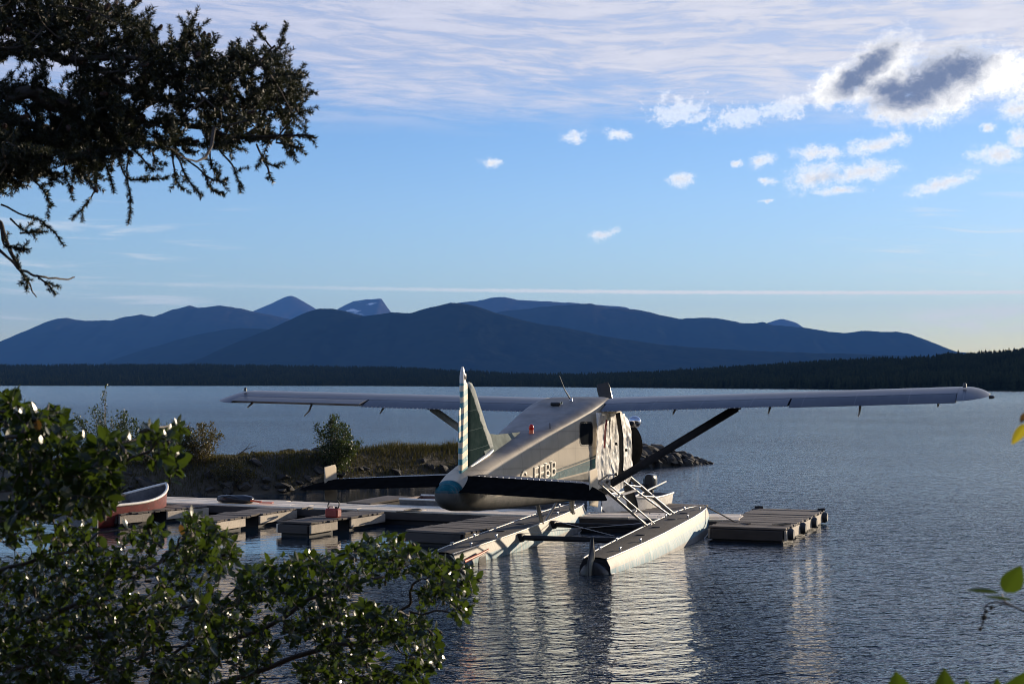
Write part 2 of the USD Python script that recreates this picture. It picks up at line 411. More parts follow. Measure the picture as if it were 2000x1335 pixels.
    teal = g.ramp(n, [(0.3, (0.02, 0.16, 0.20)), (0.75, (0.07, 0.27, 0.32))])
    cream = g.ramp(n, [(0.3, (0.60, 0.48, 0.34)), (0.7, (0.70, 0.57, 0.41))])
    c = g.mix(f, cream, teal)
    c = g.mix(g.step(z, 3.215, 3.22), c, (0.55, 0.53, 0.50))
    c = g.mix(g.step(x, -4.80, -4.795), c, (0.66, 0.62, 0.56))
    M['rudder_paint'] = g.make('rudder_paint', g.pbr(base_color=c, roughness=0.45))

    # float sides: cream rim, worn pale blue, scraped metal below
    g = Graph(); o = g.obj(); x, y, z = g.sep(o)
    dz = g.sub(z, g.mad(x, 0.066, 0.58))     # below the deck edge
    sc = g.noise(g.scl(o, (14.0, 6.0, 1.6)), 1.4, 5.0, 0.7)
    cr = g.ramp(sc, [(0.3, (0.36, 0.335, 0.28)), (0.7, (0.50, 0.465, 0.40))])
    bl = g.ramp(sc, [(0.32, (0.09, 0.25, 0.32)), (0.5, (0.22, 0.35, 0.39)), (0.68, (0.44, 0.42, 0.38))])
    me = g.ramp(sc, [(0.3, (0.15, 0.15, 0.145)), (0.7, (0.34, 0.325, 0.295))])
    c = g.mix(g.step(dz, -0.115, -0.125), cr, bl)
    c = g.mix(g.step(dz, -0.27, -0.30), c, me)
    seam = g.m('absolute', g.sub(g.m('fraction', g.mul(x, 1.9)), 0.5))
    c = g.mix(g.step(seam, 0.012, 0.004, 0.0, 0.45), c, (0.22, 0.2, 0.17))
    M['float_side'] = g.make('float_side', g.pbr(base_color=c, roughness=0.5, metallic=0.0, specular_ior_level=0.05, normal=g.bump(sc, 0.15, 0.01)))
    g = Graph(); o = g.obj()
    n = g.noise(o, 7.0, 5.0, 0.7)
    c = g.ramp(n, [(0.3, (0.04, 0.035, 0.03)), (0.7, (0.085, 0.074, 0.062))])
    M['float_deck'] = g.make('float_deck', g.pbr(base_color=c, roughness=0.85, normal=g.bump(g.noise(o, 90.0, 2.0), 0.4, 0.005)))

    # crumpled clear plastic sheet over the cabin: mostly whitish, shows what is behind in places
    g = Graph(); o = g.obj()
    n = g.noise(g.scl(o, (3.0, 1.0, 1.0)), 2.5, 5.0, 0.65, 0.6)
    b = g.bump(g.noise(g.scl(o, (3.2, 1.0, 0.7)), 3.6, 3.0, 0.5, 0.6), 0.55, 0.05)
    film = g.node('mix_closure', 'closure', fac=0.42, closure1=g.pbr(base_color=(0.95, 0.93, 0.90), roughness=0.5, specular_ior_level=0.55, coat_weight=0.3, coat_roughness=0.2, normal=b), closure2=g.node('translucent_bsdf', 'BSDF', color=(0.9, 0.88, 0.84), normal=b))
    gl = g.node('glossy_bsdf', 'BSDF', color=(0.9, 0.9, 0.9), roughness=0.12, normal=b)
    clear = g.node('mix_closure', 'closure', fac=0.25, closure1=g.node('transparent_bsdf', 'BSDF', color=(0.92, 0.92, 0.92)), closure2=gl)
    M['plastic_sheet'] = g.make('plastic_sheet', g.node('mix_closure', 'closure', fac=g.step(n, 0.34, 0.48, 0.72, 1.0), closure1=clear, closure2=film))

    # leaves: glossy face, light shines through
    def leaf(name, lo, hi, tr, rough=0.32, tw=0.38, nscale=7.0, spec=0.5):
        g = Graph(); p = g.pos()
        n = g.noise(p, nscale, 3.0, 0.6)
        n2 = g.noise(p, 45.0, 2.0, 0.6)
        c = g.ramp(g.add(g.mul(n, 0.75), g.mul(n2, 0.25)), [(0.32, lo), (0.62, hi), (0.78, tuple(min(1, q * 1.5) for q in hi))])
        bs = g.pbr(base_color=c, roughness=rough, specular_ior_level=spec)
        t = g.node('translucent_bsdf', 'BSDF', color=g.mix(n, tr, tuple(q * 1.4 for q in tr)))
        M[name] = g.make(name, g.node('mix_closure', 'closure', fac=tw, closure1=bs, closure2=t))
    leaf('alder_leaf', (0.011, 0.019, 0.007), (0.026, 0.040, 0.011), (0.050, 0.080, 0.008), 0.27, 0.38)
    leaf('near_leaf', (0.022, 0.038, 0.009), (0.042, 0.064, 0.012), (0.055, 0.09, 0.008), 0.35, 0.40)
    leaf('yellow_leaf', (0.10, 0.085, 0.012), (0.16, 0.13, 0.02), (0.30, 0.26, 0.02), 0.4, 0.45)
    leaf('dry_leaf', (0.06, 0.035, 0.012), (0.11, 0.065, 0.02), (0.14, 0.08, 0.02), 0.5, 0.3)
    leaf('needle', (0.020, 0.028, 0.013), (0.046, 0.050, 0.022), (0.03, 0.035, 0.010), 0.5, 0.15, 2.2)
    leaf('far_leaf', (0.014, 0.024, 0.007), (0.034, 0.045, 0.010), (0.045, 0.065, 0.008), 0.35, 0.35, 1.2)
    leaf('gold_leaf', (0.035, 0.036, 0.008), (0.075, 0.058, 0.012), (0.10, 0.08, 0.010), 0.45, 0.35, 1.5)
    leaf('grass_blade', (0.032, 0.034, 0.010), (0.075, 0.066, 0.018), (0.075, 0.066, 0.012), 0.6, 0.3, 0.8, 0.2)
    # spruce wood across the lake
    g = Graph(); p = g.pos()
    n = g.noise(p, 0.05, 4.0, 0.65)
    c = g.ramp(n, [(0.3, (0.009, 0.014, 0.010)), (0.7, (0.024, 0.029, 0.017))])
    M['far_spruce'] = g.make('far_spruce', g.pbr(base_color=c, roughness=1.0, specular_ior_level=0.0))
    # mountains
    g = Graph(); p = g.pos(); x, y, z = g.sep(p)
    n = g.noise(p, 0.0022, 7.0, 0.62)
    nf = g.noise(p, 0.02, 5.0, 0.65)
    wood = g.ramp(nf, [(0.3, (0.006, 0.010, 0.009)), (0.7, (0.016, 0.021, 0.016))])
    bare = g.ramp(nf, [(0.3, (0.034, 0.025, 0.023)), (0.7, (0.066, 0.050, 0.044))])
    f = g.mul(g.step(g.add(z, g.mul(g.sub(n, 0.5), 420.0)), 260.0, 560.0), 0.7)
    c = g.mix(f, wood, bare)
    geo = g.node('geometry', 'normal')
    snow = g.mul(g.mul(g.step(g.noise(p, 0.006, 4.0, 0.6), 0.60, 0.64), g.step(z, 560.0, 640.0)), g.mul(g.step(x, -1500.0, -1480.0), g.step(x, -800.0, -820.0)))
    c = g.mix(g.mul(snow, 0.8), c, (0.6, 0.62, 0.65))
    M['mountain_rock'] = g.make('mountain_rock', g.pbr(base_color=c, roughness=1.0, specular_ior_level=0.0, normal=g.bump(nf, 0.5, 20.0)))
    g = Graph(); p = g.pos()
    n = g.noise(p, 2.2, 6.0, 0.65)
    c = g.ramp(n, [(0.3, (0.024, 0.020, 0.014)), (0.7, (0.05, 0.042, 0.028))])
    M['soil'] = g.make('soil', g.pbr(base_color=c, roughness=0.95, normal=g.bump(n, 0.7, 0.06)))
    g = Graph(); p = g.pos(); rnd = g.node('object_info', 'random')
    n = g.noise(p, 5.0, 6.0, 0.65)
    c = g.ramp(g.add(g.mul(n, 0.7), g.mul(rnd, 0.3)), [(0.25, (0.010, 0.009, 0.008)), (0.8, (0.030, 0.027, 0.023))])
    M['stone'] = g.make('stone', g.pbr(base_color=c, roughness=0.85, normal=g.bump(n, 0.6, 0.04)))
    # lake
    g = Graph(); p = g.pos(); x, y, z = g.sep(p)
    gust = g.noise(p, 0.035, 3.0, 0.55)
    # sheltered water lies to the left of and behind the floats
    open_r = g.step(g.add(x, g.mul(g.sub(gust, 0.5), 3.0)), -2.2, 0.3)
    open_f = g.step(y, 41.0, 52.0)
    open_n = g.step(y, 28.5, 25.0)
    op = g.mx(g.mx(open_r, open_f), open_n)
    amp = g.mul(g.mul(g.mad(op, 0.88, 0.12), g.mad(gust, 1.3, 0.32)), g.mul(g.mad(g.mul(g.step(y, 29.5, 22.0), g.step(x, 4.5, 1.5)), 2.2, 1.0), g.step(y, 32.0, 48.0, 1.0, 0.72)))
    w = g.node('vector_rotate', 'vector', rotate_type='z_axis', vector=p, angle=math.radians(-18))
    h1 = g.noise(g.scl(w, (1.0, 1.9, 1)), 1.7, 2.0, 0.5, 0.3)
    h2 = g.noise(g.scl(w, (1.0, 1.6, 1)), 6.0, 2.0, 0.5, 0.3)
    h3 = g.noise(g.scl(p, (1.0, 1.5, 1)), 13.0, 2.0, 0.5)
    h = g.add(g.add(g.mul(h1, 1.0), g.mul(h2, 0.46)), g.mul(h3, 0.11))
    nb = g.node('bump', 'normal', height=g.mul(h, amp), strength=1.0, distance=WAVE)
    M['lake'] = g.make('lake', g.pbr(base_color=(0.004, 0.009, 0.014), roughness=g.step(y, 40.0, 300.0, 0.02, 0.10), ior=1.333, specular_ior_level=0.5, normal=nb))


WAVE = 0.066
mats()
# ---8<--- PART 2
rng = np.random.default_rng(7)
AX = math.radians(22.6)                                      # the fingers point this way from the shore
FW = np.array([math.sin(AX), math.cos(AX), 0]); RT = np.array([math.cos(AX), -math.sin(AX), 0])


# ------------------------------------------------------------------ lake and land
def interp(pts, x): p = np.array(pts, float); return np.interp(x, p[:, 0], p[:, 1])


SHORE = [(-3000, 752), (0, 753), (700, 753.5), (1000, 755), (1300, 757.5), (1600, 760), (1800, 762), (2000, 763.5), (5000, 775)]
TREETOP = [(-3000, 706), (0, 711), (400, 709), (800, 716), (1000, 727), (1150, 728), (1300, 723), (1500, 711), (1600, 704), (1800, 695), (1900, 689), (2000, 680), (2400, 668), (5000, 650)]
HORIZON = PH / 2 + FPX * math.tan(TILT)


def far_ground(px, s):
    """height of the far bank; s is the distance as a multiple of the shore's"""
    D = EYE * FPX / (interp(SHORE, px) - HORIZON)
    top = EYE + (HORIZON - interp(TREETOP, px)) * D * 1.5 / FPX - 0.85 * tree_h(px)
    t = np.clip((s - 1) / 0.5, 0, 1)
    z = 0.35 + (top - 0.35) * (t * t * (3 - 2 * t)) * 0.999
    return D, np.where(s > 1.5, np.maximum(top - (s - 1.5) * 6, 2.0), z)


def tree_h(px): return np.interp(px, [0, 1000, 2000], [4.6, 4.0, 5.4])


water = obj('lake_water', ([(-9000, -40, 0), (9000, -40, 0), (9000, 3000, 0), (-9000, 3000, 0)], [(0, 1, 2, 3)]), 'lake',
            label='rippled blue lake water round the docks and out to the far bank', cat='lake', kind='structure')
obj('lake_bed', ([(-15000, -3000, -3), (15000, -3000, -3), (15000, 21500, -3), (-15000, 21500, -3)], [(0, 1, 2, 3)]), 'soil',
    label='dark lake bed and ground under the whole view', cat='ground', kind='structure')
cols = np.arange(-3000, 5001, 40.0); ss = np.array([0.996, 1.002, 1.05, 1.1, 1.2, 1.3, 1.4, 1.5, 1.6, 1.8, 2.2, 3, 6])
rows = []
for s in ss:
    D, z = far_ground(cols, s)
    z = np.where(s < 1.0, -1.0, z)
    u = (cols - 1000) / FPX
    rows.append(np.c_[u * D * s, D * s, z + (meshkit.noise(np.c_[u * 40, np.full_like(u, s * 9), 0 * u]) - 0.5) * (1.6 if 1.02 < s < 1.6 else 0)])
mb = MB(); mb.loft(rows, cap=False, closed=False)
obj('far_bank', mb, 'far_spruce', smooth=True, label='low wooded bank along the far side of the lake', cat='lake bank', kind='structure')


def spruce_proto(seed):
    r = np.random.default_rng(seed); mb = MB(); n = 7
    for i in range(9):
        z0 = 0.10 + 0.88 * i / 9; rad = (0.20 * (1 - z0) + 0.015) * r.uniform(0.75, 1.2)
        th = np.arange(n) * 2 * math.pi / n + r.uniform(0, 6)
        rr = rad * r.uniform(0.65, 1.2, n)
        ring = np.c_[rr * np.cos(th), rr * np.sin(th), np.full(n, z0) + r.uniform(-0.03, 0.01, n)]
        top = np.array([[0, 0, min(1.0, z0 + 0.19)]])
        mb.add(np.vstack([ring, top]), [(k, (k + 1) % n, n) for k in range(n)])
    return mb


pi = UsdGeom.PointInstancer.Define(stage, '/World/far_forest')
tag(pi.GetPrim(), 'dark spruce forest covering the far bank of the lake', 'forest', kind='stuff')
protos = []
for i in range(3):
    obj('spruce', spruce_proto(i), 'far_spruce', pi.GetPrim())
    protos.append(f'/World/far_forest/spruce' + (f'_{i:03d}' if i else ''))
NT = 34000
px = np.concatenate([rng.uniform(-500, 2500, NT - 6000), rng.uniform(1150, 2150, 6000)])
s = 1.012 + 0.50 * rng.random(NT) ** 0.9
D, z = far_ground(px, s)
u = (px - 1000) / FPX
h = tree_h(px) * rng.uniform(0.6, 1.05, NT) * np.where(rng.random(NT) < 0.08, 1.2, 1)
clump = meshkit.fbm(np.c_[u * 60, s * 14, 0 * u], 3)
keep = clump > 0.22
h *= 0.75 + 0.5 * clump
P = np.c_[u * D * s, D * s, z - 0.4][keep]; h = h[keep]
pi.CreatePrototypesRel().SetTargets([Sdf.Path(p) for p in protos])
pi.CreateProtoIndicesAttr(Vt.IntArray.FromNumpy(rng.integers(0, 3, len(P)).astype(np.int32)))
pi.CreatePositionsAttr(Vt.Vec3fArray.FromNumpy(P.astype(np.float32)))
pi.CreateScalesAttr(Vt.Vec3fArray.FromNumpy(np.c_[h * rng.uniform(1.2, 1.8, len(h)), h * 1.4, h].astype(np.float32)))
an = rng.uniform(0, 2 * math.pi, len(P))
pi.CreateOrientationsAttr(Vt.QuathArray([Gf.Quath(float(math.cos(a / 2)), 0, 0, float(math.sin(a / 2))) for a in an]))


def mountain(name, label, prof, D, seed, rough=1.0, back=1.0):
    xs = np.arange(prof[0][0], prof[-1][0] + 1, 5.0)
    H = EYE + (HORIZON - interp(prof, xs)) * D / FPX
    wx = (xs - 1000) / FPX * D
    H = H + (meshkit.fbm(np.c_[wx / (D * 0.006), wx * 0, wx * 0 + seed], 4, seed) - 0.5) * D * 0.0016 * rough
    ts = np.concatenate([np.linspace(-1, 0, 26), np.linspace(0, 1, 9)[1:] * back])
    W = 3.2 * max(H.max(), 120)
    rows = []
    for t in ts:
        y = D + t * W
        shape = (1 - abs(t)) ** (1.25 if t < 0 else 1.0)
        p = np.c_[wx / (D * 0.035), np.full_like(wx, y / (D * 0.05)), np.full_like(wx, seed * 3.1)]
        rid = 1 - abs(meshkit.fbm(p, 5, seed) * 2 - 1) * 2.0
        mod = abs(t) * (1 - abs(t)) * 4
        z = H * shape * (1 + 0.22 * mod * (rid - 0.55)) - 6 * abs(t)
        # lateral shift of spurs
        rows.append(np.c_[wx + 0 * z, np.full_like(wx, y), np.maximum(z, -8)])
    mb = MB(); mb.loft(rows, cap=False, closed=False)
    obj(name, mb, 'mountain_rock', smooth=True, label=label, cat='mountain', kind='structure')


mountain('mountain_peak', 'distant blue pyramid peak left of centre', [(440, 700), (480, 622), (495, 607), (530, 592), (556, 580), (567, 577), (578, 580), (600, 593), (622, 606), (650, 630), (700, 700)], 14500, 1, 0.25)
mountain('mountain_peak', 'distant flat topped blue peak with a snow patch', [(620, 700), (645, 615), (660, 603), (672, 596), (690, 588), (714, 584), (724, 585), (744, 582.5), (752, 594), (764, 610), (790, 640), (820, 700)], 14000, 2, 0.35)
mountain('mountain_peak', 'small distant blue peak above the right ridge', [(1440, 700), (1480, 640), (1500, 630), (1515, 625), (1528, 622), (1545, 627), (1558, 631), (1572, 641), (1620, 700)], 14500, 3, 0.3)
mountain('mountain_ridge', 'pale rocky plateau behind the central hill', [(780, 700), (850, 610), (895, 590), (930, 588), (960, 581), (985, 580), (1010, 585), (1050, 587), (1090, 590), (1200, 597), (1222, 599), (1260, 620), (1340, 700)], 12000, 4, 0.7)
mountain('mountain_ridge', 'long brown blue ridge at the left edge', [(-500, 720), (-200, 700), (0, 666), (55, 643), (85, 630), (110, 622), (130, 620), (150, 624), (180, 626), (215, 625), (245, 618), (275, 614), (300, 618), (335, 605), (362, 598), (370, 596), (385, 601), (400, 600), (430, 596), (450, 598), (495, 608), (560, 622), (640, 650), (760, 700)], 9500, 5, 0.6)
mountain('mountain_ridge', 'broad brown blue ridge falling away to the right', [(820, 690), (900, 640), (960, 612), (990, 606), (1040, 602), (1075, 597), (1110, 595), (1130, 594), (1155, 593), (1185, 600), (1215, 601), (1255, 606), (1300, 618), (1330, 622), (1370, 620), (1400, 621), (1450, 630), (1470, 631), (1490, 629), (1510, 634), (1570, 640), (1620, 648), (1650, 650), (1690, 646), (1720, 648), (1750, 647), (1775, 652), (1800, 660), (1840, 676), (1870, 687), (1930, 693), (2050, 700), (2300, 720)], 8500, 6, 0.6)
mountain('mountain_hill', 'dark lower hill in front of the left ridge', [(180, 718), (240, 695), (330, 668), (400, 650), (430, 645), (470, 640), (520, 642), (600, 660), (720, 700), (800, 718)], 7200, 7, 0.5)
mountain('mountain_hill', 'dark wooded hill in the centre of the skyline', [(330, 722), (390, 700), (450, 673), (520, 645), (560, 627), (600, 609), (625, 602), (650, 602), (680, 609), (710, 617), (745, 613), (765, 609), (800, 612), (840, 600), (880, 591), (905, 593), (930, 598), (975, 613), (1050, 632), (1110, 640), (1180, 656), (1300, 674), (1450, 684), (1700, 692), (1950, 700), (2200, 722)], 5600, 8, 0.5)

# the air between here and the mountains
hz = UsdGeom.Mesh.Get(stage, obj('haze', MB().box((0, 9200, 520), (30000, 24000, 1050)), usdkit.material(
    stage, '/World/Looks/haze_air', {'v': ('principled_volume', {'color': HAZE_COLOR, 'density': HAZE_DENSITY, 'anisotropy': -0.25})}, [], volume='v.volume'),
    label='thin blue air between the shore and the mountains', cat='haze', kind='stuff').GetPath())

# the bank we stand on
mb = MB(); rows = []
for y in np.linspace(-30, 16, 30):
    xs = np.linspace(-40, 40, 60)
    z = np.interp(y + 2.0 * (meshkit.noise(np.c_[xs / 4, 0 * xs + 2, 0 * xs]) - 0.5), [-30, 0, 4, 8, 11, 16], [2.2, 1.45, 1.1, 0.5, -0.15, -1.2])
    rows.append(np.c_[xs, np.full_like(xs, y), z + 0.25 * (meshkit.fbm(np.c_[xs / 1.5, 0 * xs + y / 1.5, 0 * xs], 3) - 0.5)])
mb.loft(rows, cap=False, closed=False)
obj('shore_ground', mb, 'soil', smooth=True, label='dark earth bank at the near shore under the shrubs', cat='shore', kind='structure')


pi2 = UsdGeom.PointInstancer.Define(stage, '/World/shore_forest')  # trees added out of view to block sky light from behind
tag(pi2.GetPrim(), 'unseen spruce forest added behind the viewer to cut sky light', 'forest', kind='stuff')
obj('spruce', spruce_proto(9), 'far_spruce', pi2.GetPrim())
pi2.CreatePrototypesRel().SetTargets([Sdf.Path('/World/shore_forest/spruce')])
q = rng.uniform([-60, -40], [40, -7], (420, 2)); q = q[(q[:, 1] < -7 - 0.15 * abs(q[:, 0]) * (q[:, 0] > 0))]
h = rng.uniform(9, 17, len(q))
pi2.CreateProtoIndicesAttr(Vt.IntArray.FromNumpy(np.zeros(len(q), np.int32)))
pi2.CreatePositionsAttr(Vt.Vec3fArray.FromNumpy(np.c_[q, np.full(len(q), 1.2)].astype(np.float32)))
pi2.CreateScalesAttr(Vt.Vec3fArray.FromNumpy(np.c_[h * 1.2, h * 1.2, h].astype(np.float32)))


# ------------------------------------------------------------------ the spit with its stones, grass and bushes
NEAR = [(-22, 39.0, 0.8), (-14, 40.0, 0.85), (-9.1, 41.4, 0.95), (-5.6, 42.9, 1.0), (-1.75, 48.0, 1.05), (1.2, 51.5, 0.95), (4.4, 55.0, 0.80), (6.2, 57.0, 0.45), (7.4, 58.2, 0.18), (8.2, 58.8, -0.1)]
NEAR = np.array(NEAR)


def spit(u, v):
    """u along the water's edge in metres of x, v 0 (near edge) .. 1 (far edge)"""
    y = np.interp(u, NEAR[:, 0], NEAR[:, 1]); H = np.interp(u, NEAR[:, 0], NEAR[:, 2])
    wdt = np.interp(u, [-22, -5, 4.4, 8.2], [7, 6, 3.6, 1.0])
    z = H * np.clip(1 - np.abs(2 * v - 1) ** 2.6, 0, 1) * 1.08 - 0.10
    z = z + 0.30 * (meshkit.fbm(np.stack([u / 1.1, v * wdt / 1.1, 0 * u], -1), 4, 5) - 0.5) * np.clip(H, 0.2, 1)
    return np.stack([u + 0.25 * (v - .5) * wdt, y + v * wdt, z], -1)


U = np.linspace(-22, 8.2, 240); rows = [spit(U, np.full_like(U, v)) for v in np.linspace(-0.03, 1.03, 24)]
mb = MB().loft(rows, cap=False, closed=False)
spit_o = obj('spit_ground', mb, 'soil', smooth=True, label='low stony spit of land behind the docks', cat='spit', kind='structure')
ico = trimesh.creation.icosphere(subdivisions=2)


def stone(c, r, seed, squash=0.7):
    q = np.random.default_rng(seed)
    v = q.normal(0, 1, (17, 3)); v /= np.linalg.norm(v, axis=1, keepdims=True); v *= q.uniform(0.78, 1.1, (17, 1))
    v = v * np.array([q.uniform(0.8, 1.45), q.uniform(0.8, 1.2), squash * q.uniform(0.65, 1.2)]) * r
    hull = trimesh.convex.convex_hull(v)
    return MB().add(rot_about(hull.vertices, 0, (0.2, 0.1, 1), q.uniform(0, 6)) + c, hull.faces)


ss_ = [(u, abs(rng.normal(0, 0.07)), rng.uniform(0.08, 0.22) * (1.5 if rng.random() < 0.12 else 1)) for u in rng.uniform(-11.5, 0.5, 95)]
ss_ += [(u, rng.uniform(0.0, 0.32), rng.uniform(0.14, 0.36)) for u in rng.uniform(3.2, 7.7, 80)]
ss_ += [(u, rng.uniform(0.55, 0.9), rng.uniform(0.15, 0.35)) for u in rng.uniform(-8.4, -5.6, 14)]
ss_ += [(u, rng.uniform(0.25, 0.6), rng.uniform(0.15, 0.38)) for u in rng.uniform(2.8, 7.2, 40)]
for i, (u, v, r) in enumerate(ss_):
    c = spit(np.array([u]), np.array([v]))[0]
    r *= float(np.interp(u, [5.5, 7.8], [1, 0.45]))
    obj('stone', stone(c + np.array([0, 0, r * 0.15]), r, i + 11), 'stone', spit_o, smooth=28)

gb_v, gb_f = [], []
NB = 24000
gu = rng.uniform(-12, 2.6, NB); gv = np.where(rng.random(NB) < 0.62, np.clip(rng.normal(0.38, 0.15, NB), 0.10, 0.9), rng.uniform(0.03, 0.35, NB))
tuft = meshkit.fbm(np.c_[gu * 1.4, gv * 8, 0 * gu], 3, 3)
gp = spit(gu, gv); mb = MB()
hh = rng.uniform(0.08, 0.24, NB) * np.clip(tuft * 2.0 - 0.35, 0.15, 1.3) * np.where(gu > -5.0, 1.1, 0.8)
aa = rng.uniform(0, 2 * math.pi, NB); ln = rng.uniform(0.1, 0.7, NB); wv = 0.007
dv = np.c_[np.cos(aa), np.sin(aa), 0 * aa]; sd = np.c_[-np.sin(aa), np.cos(aa), 0 * aa] * wv
b0, b1 = gp - sd, gp + sd
m0 = gp + dv * (hh * ln * 0.35)[:, None] + np.c_[0 * hh, 0 * hh, hh * 0.6]
tp = gp + dv * (hh * ln)[:, None] + np.c_[0 * hh, 0 * hh, hh]
V = np.stack([b0, b1, m0 - sd * .7, m0 + sd * .7, tp], 1).reshape(-1, 3)
base = np.arange(NB)[:, None] * 5
Fc = np.concatenate([base + np.array([[0, 1, 3]]), base + np.array([[0, 3, 2]]), base + np.array([[2, 3, 4]])])
obj('grass', MB().add(V, Fc), 'grass_blade', label='golden brown grass on top of the spit', cat='grass', kind='stuff')

LT = np.array([0, .22, .5, .78, 1.0]); LW = np.array([0.0, .36, .5, .36, 0.0])


def leaf_template(fold=0.18, curl=0.22):
    mid = np.c_[LT, 0 * LT, -curl * LT ** 2]
    l = np.c_[LT[1:4], LW[1:4] * 0.56, -curl * LT[1:4] ** 2 + fold * LW[1:4] * 0.6]
    r = l * np.array([1, -1, 1])
    v = np.vstack([mid, l, r])          # 0-4 mid, 5-7 left, 8-10 right
    f = [(0, 1, 5), (1, 2, 6), (1, 6, 5), (2, 3, 7), (2, 7, 6), (3, 4, 7), (0, 8, 1), (1, 8, 9), (1, 9, 2), (2, 9, 10), (2, 10, 3), (3, 10, 4)]
    return v, np.array(f)


LV, LF = leaf_template()


def leaves_mesh(pos, direc, size, r, up=0.75):
    """many leaves: base points, directions, lengths"""
    n = len(pos)
    d = direc / (np.linalg.norm(direc, axis=1, keepdims=True) + 1e-9)
    nrm = r.normal(0, 0.55, (n, 3)) + np.array([0, 0, up]); s_ = np.cross(nrm, d)
    s_ /= np.linalg.norm(s_, axis=1, keepdims=True) + 1e-9; k = np.cross(d, s_)
    B = np.stack([d, s_, k], 1) * size[:, None, None]
    asp = r.uniform(0.85, 1.2, n)
    T = np.repeat(LV[None], n, 0).copy(); T[:, :, 1] *= asp[:, None]; T[:, :, 2] *= r.uniform(0.3, 1.6, n)[:, None]
    return np.einsum('nij,njk->nik', T, B) + pos[:, None, :]


def bush(name, label, base, w, h, n, mat, seed, leaf=0.055, group=None, shape=1.0):
    r = np.random.default_rng(seed)
    t = thing(name, label, 'bush', base, 0, group)
    wood = MB(); P, Dd = [], []
    stems = max(8, int(16 * w))
    for i in range(stems):
        a = r.uniform(0, 2 * math.pi); rad = w * 0.5 * math.sqrt(r.random()) * 0.95
        tip = np.array([math.cos(a) * rad, math.sin(a) * rad, h * (1 - 0.55 * (rad / (w * 0.5)) ** 2) * r.uniform(0.72, 1.05)])
        p0 = np.array([tip[0] * 0.12, tip[1] * 0.12, -0.05]); mid = np.array([tip[0] * 0.55, tip[1] * 0.55, tip[2] * 0.5])
        c = [p0, mid, tip]; wood.tube(c, [0.014, 0.009, 0.003], 5)
        k = max(10, n // stems)
        tt = 1 - r.random(k) ** 1.5 * 0.85
        q = ((1 - tt) ** 2)[:, None] * p0 + (2 * tt * (1 - tt))[:, None] * mid + (tt ** 2)[:, None] * tip
        off = r.normal(0, 1, (k, 3)) * (0.085 * w * shape * np.clip(1.25 - tt, 0.25, 1))[:, None]
        P.append(q + off); Dd.append(off / (0.085 * w) + np.array([0, 0, 0.35]) + r.normal(0, 0.4, (k, 3)))
    P, Dd = np.vstack(P), np.vstack(Dd)
    v = leaves_mesh(P, Dd, leaf * r.uniform(0.6, 1.25, len(P)), r, 0.4)
    f = (np.arange(len(P))[:, None, None] * len(LV) + LF[None]).reshape(-1, 3)
    obj('stem', wood, 'twig_bark', t)
    obj('crown', MB().add(v.reshape(-1, 3), f), mat, t)
    return t


def on_spit(px, v, Y=None):
    """foot of a plant on the spit seen at picture column px"""
    us = np.linspace(-20, 8, 600); p = spit(us, np.full_like(us, v)); q = 1000 + FPX * p[:, 0] / p[:, 1]
    return p[np.argmin(abs(q - px))]


bush('alder_bush', 'rounded green bush standing alone on the spit, left of the aircraft tail', on_spit(650, 0.16) - np.array([0, 0, 0.1]), 1.75, 1.6, 7000, 'far_leaf', 5, 0.06)
bush('willow_bush', 'yellowing bush on the spit beside the red boat', on_spit(395, 0.25), 1.5, 1.25, 4200, 'gold_leaf', 6, 0.055)
bush('birch_bush', 'tall thin dark bush on the spit at the left, against the water', on_spit(205, 0.6), 2.0, 2.0, 3000, 'far_leaf', 7, 0.06, shape=0.8)
bush('willow_bush', 'low reddish bush at the foot of the spit, right of the red boat', on_spit(455, 0.06), 1.3, 0.75, 2200, 'gold_leaf', 8, 0.05)
bush('willow_bush', 'broad green bush behind the red boat', on_spit(300, 0.3), 2.4, 1.15, 4500, 'far_leaf', 9, 0.055)
for i, (a, b, lab) in enumerate([((430, 893), (345, 882), 'bare driftwood stick lying on the spit, left one of two'), ((462, 892), (500, 870), 'bare forked driftwood stick leaning on the spit, right one of two')]):
    p = on_spit(a[0], 0.55); q = away(b[0], b[1], p[1] + 0.2); m = (p + q) / 2 + np.array([0, 0, 0.06])
    d = MB().tube([p, m, q], [0.02, 0.014, 0.006], 6).tube([m, m + (q - p) * 0.25 + np.array([0, 0, 0.12])], [0.010, 0.004], 5)
    obj('driftwood_stick', d, 'bark', label=lab, cat='driftwood')


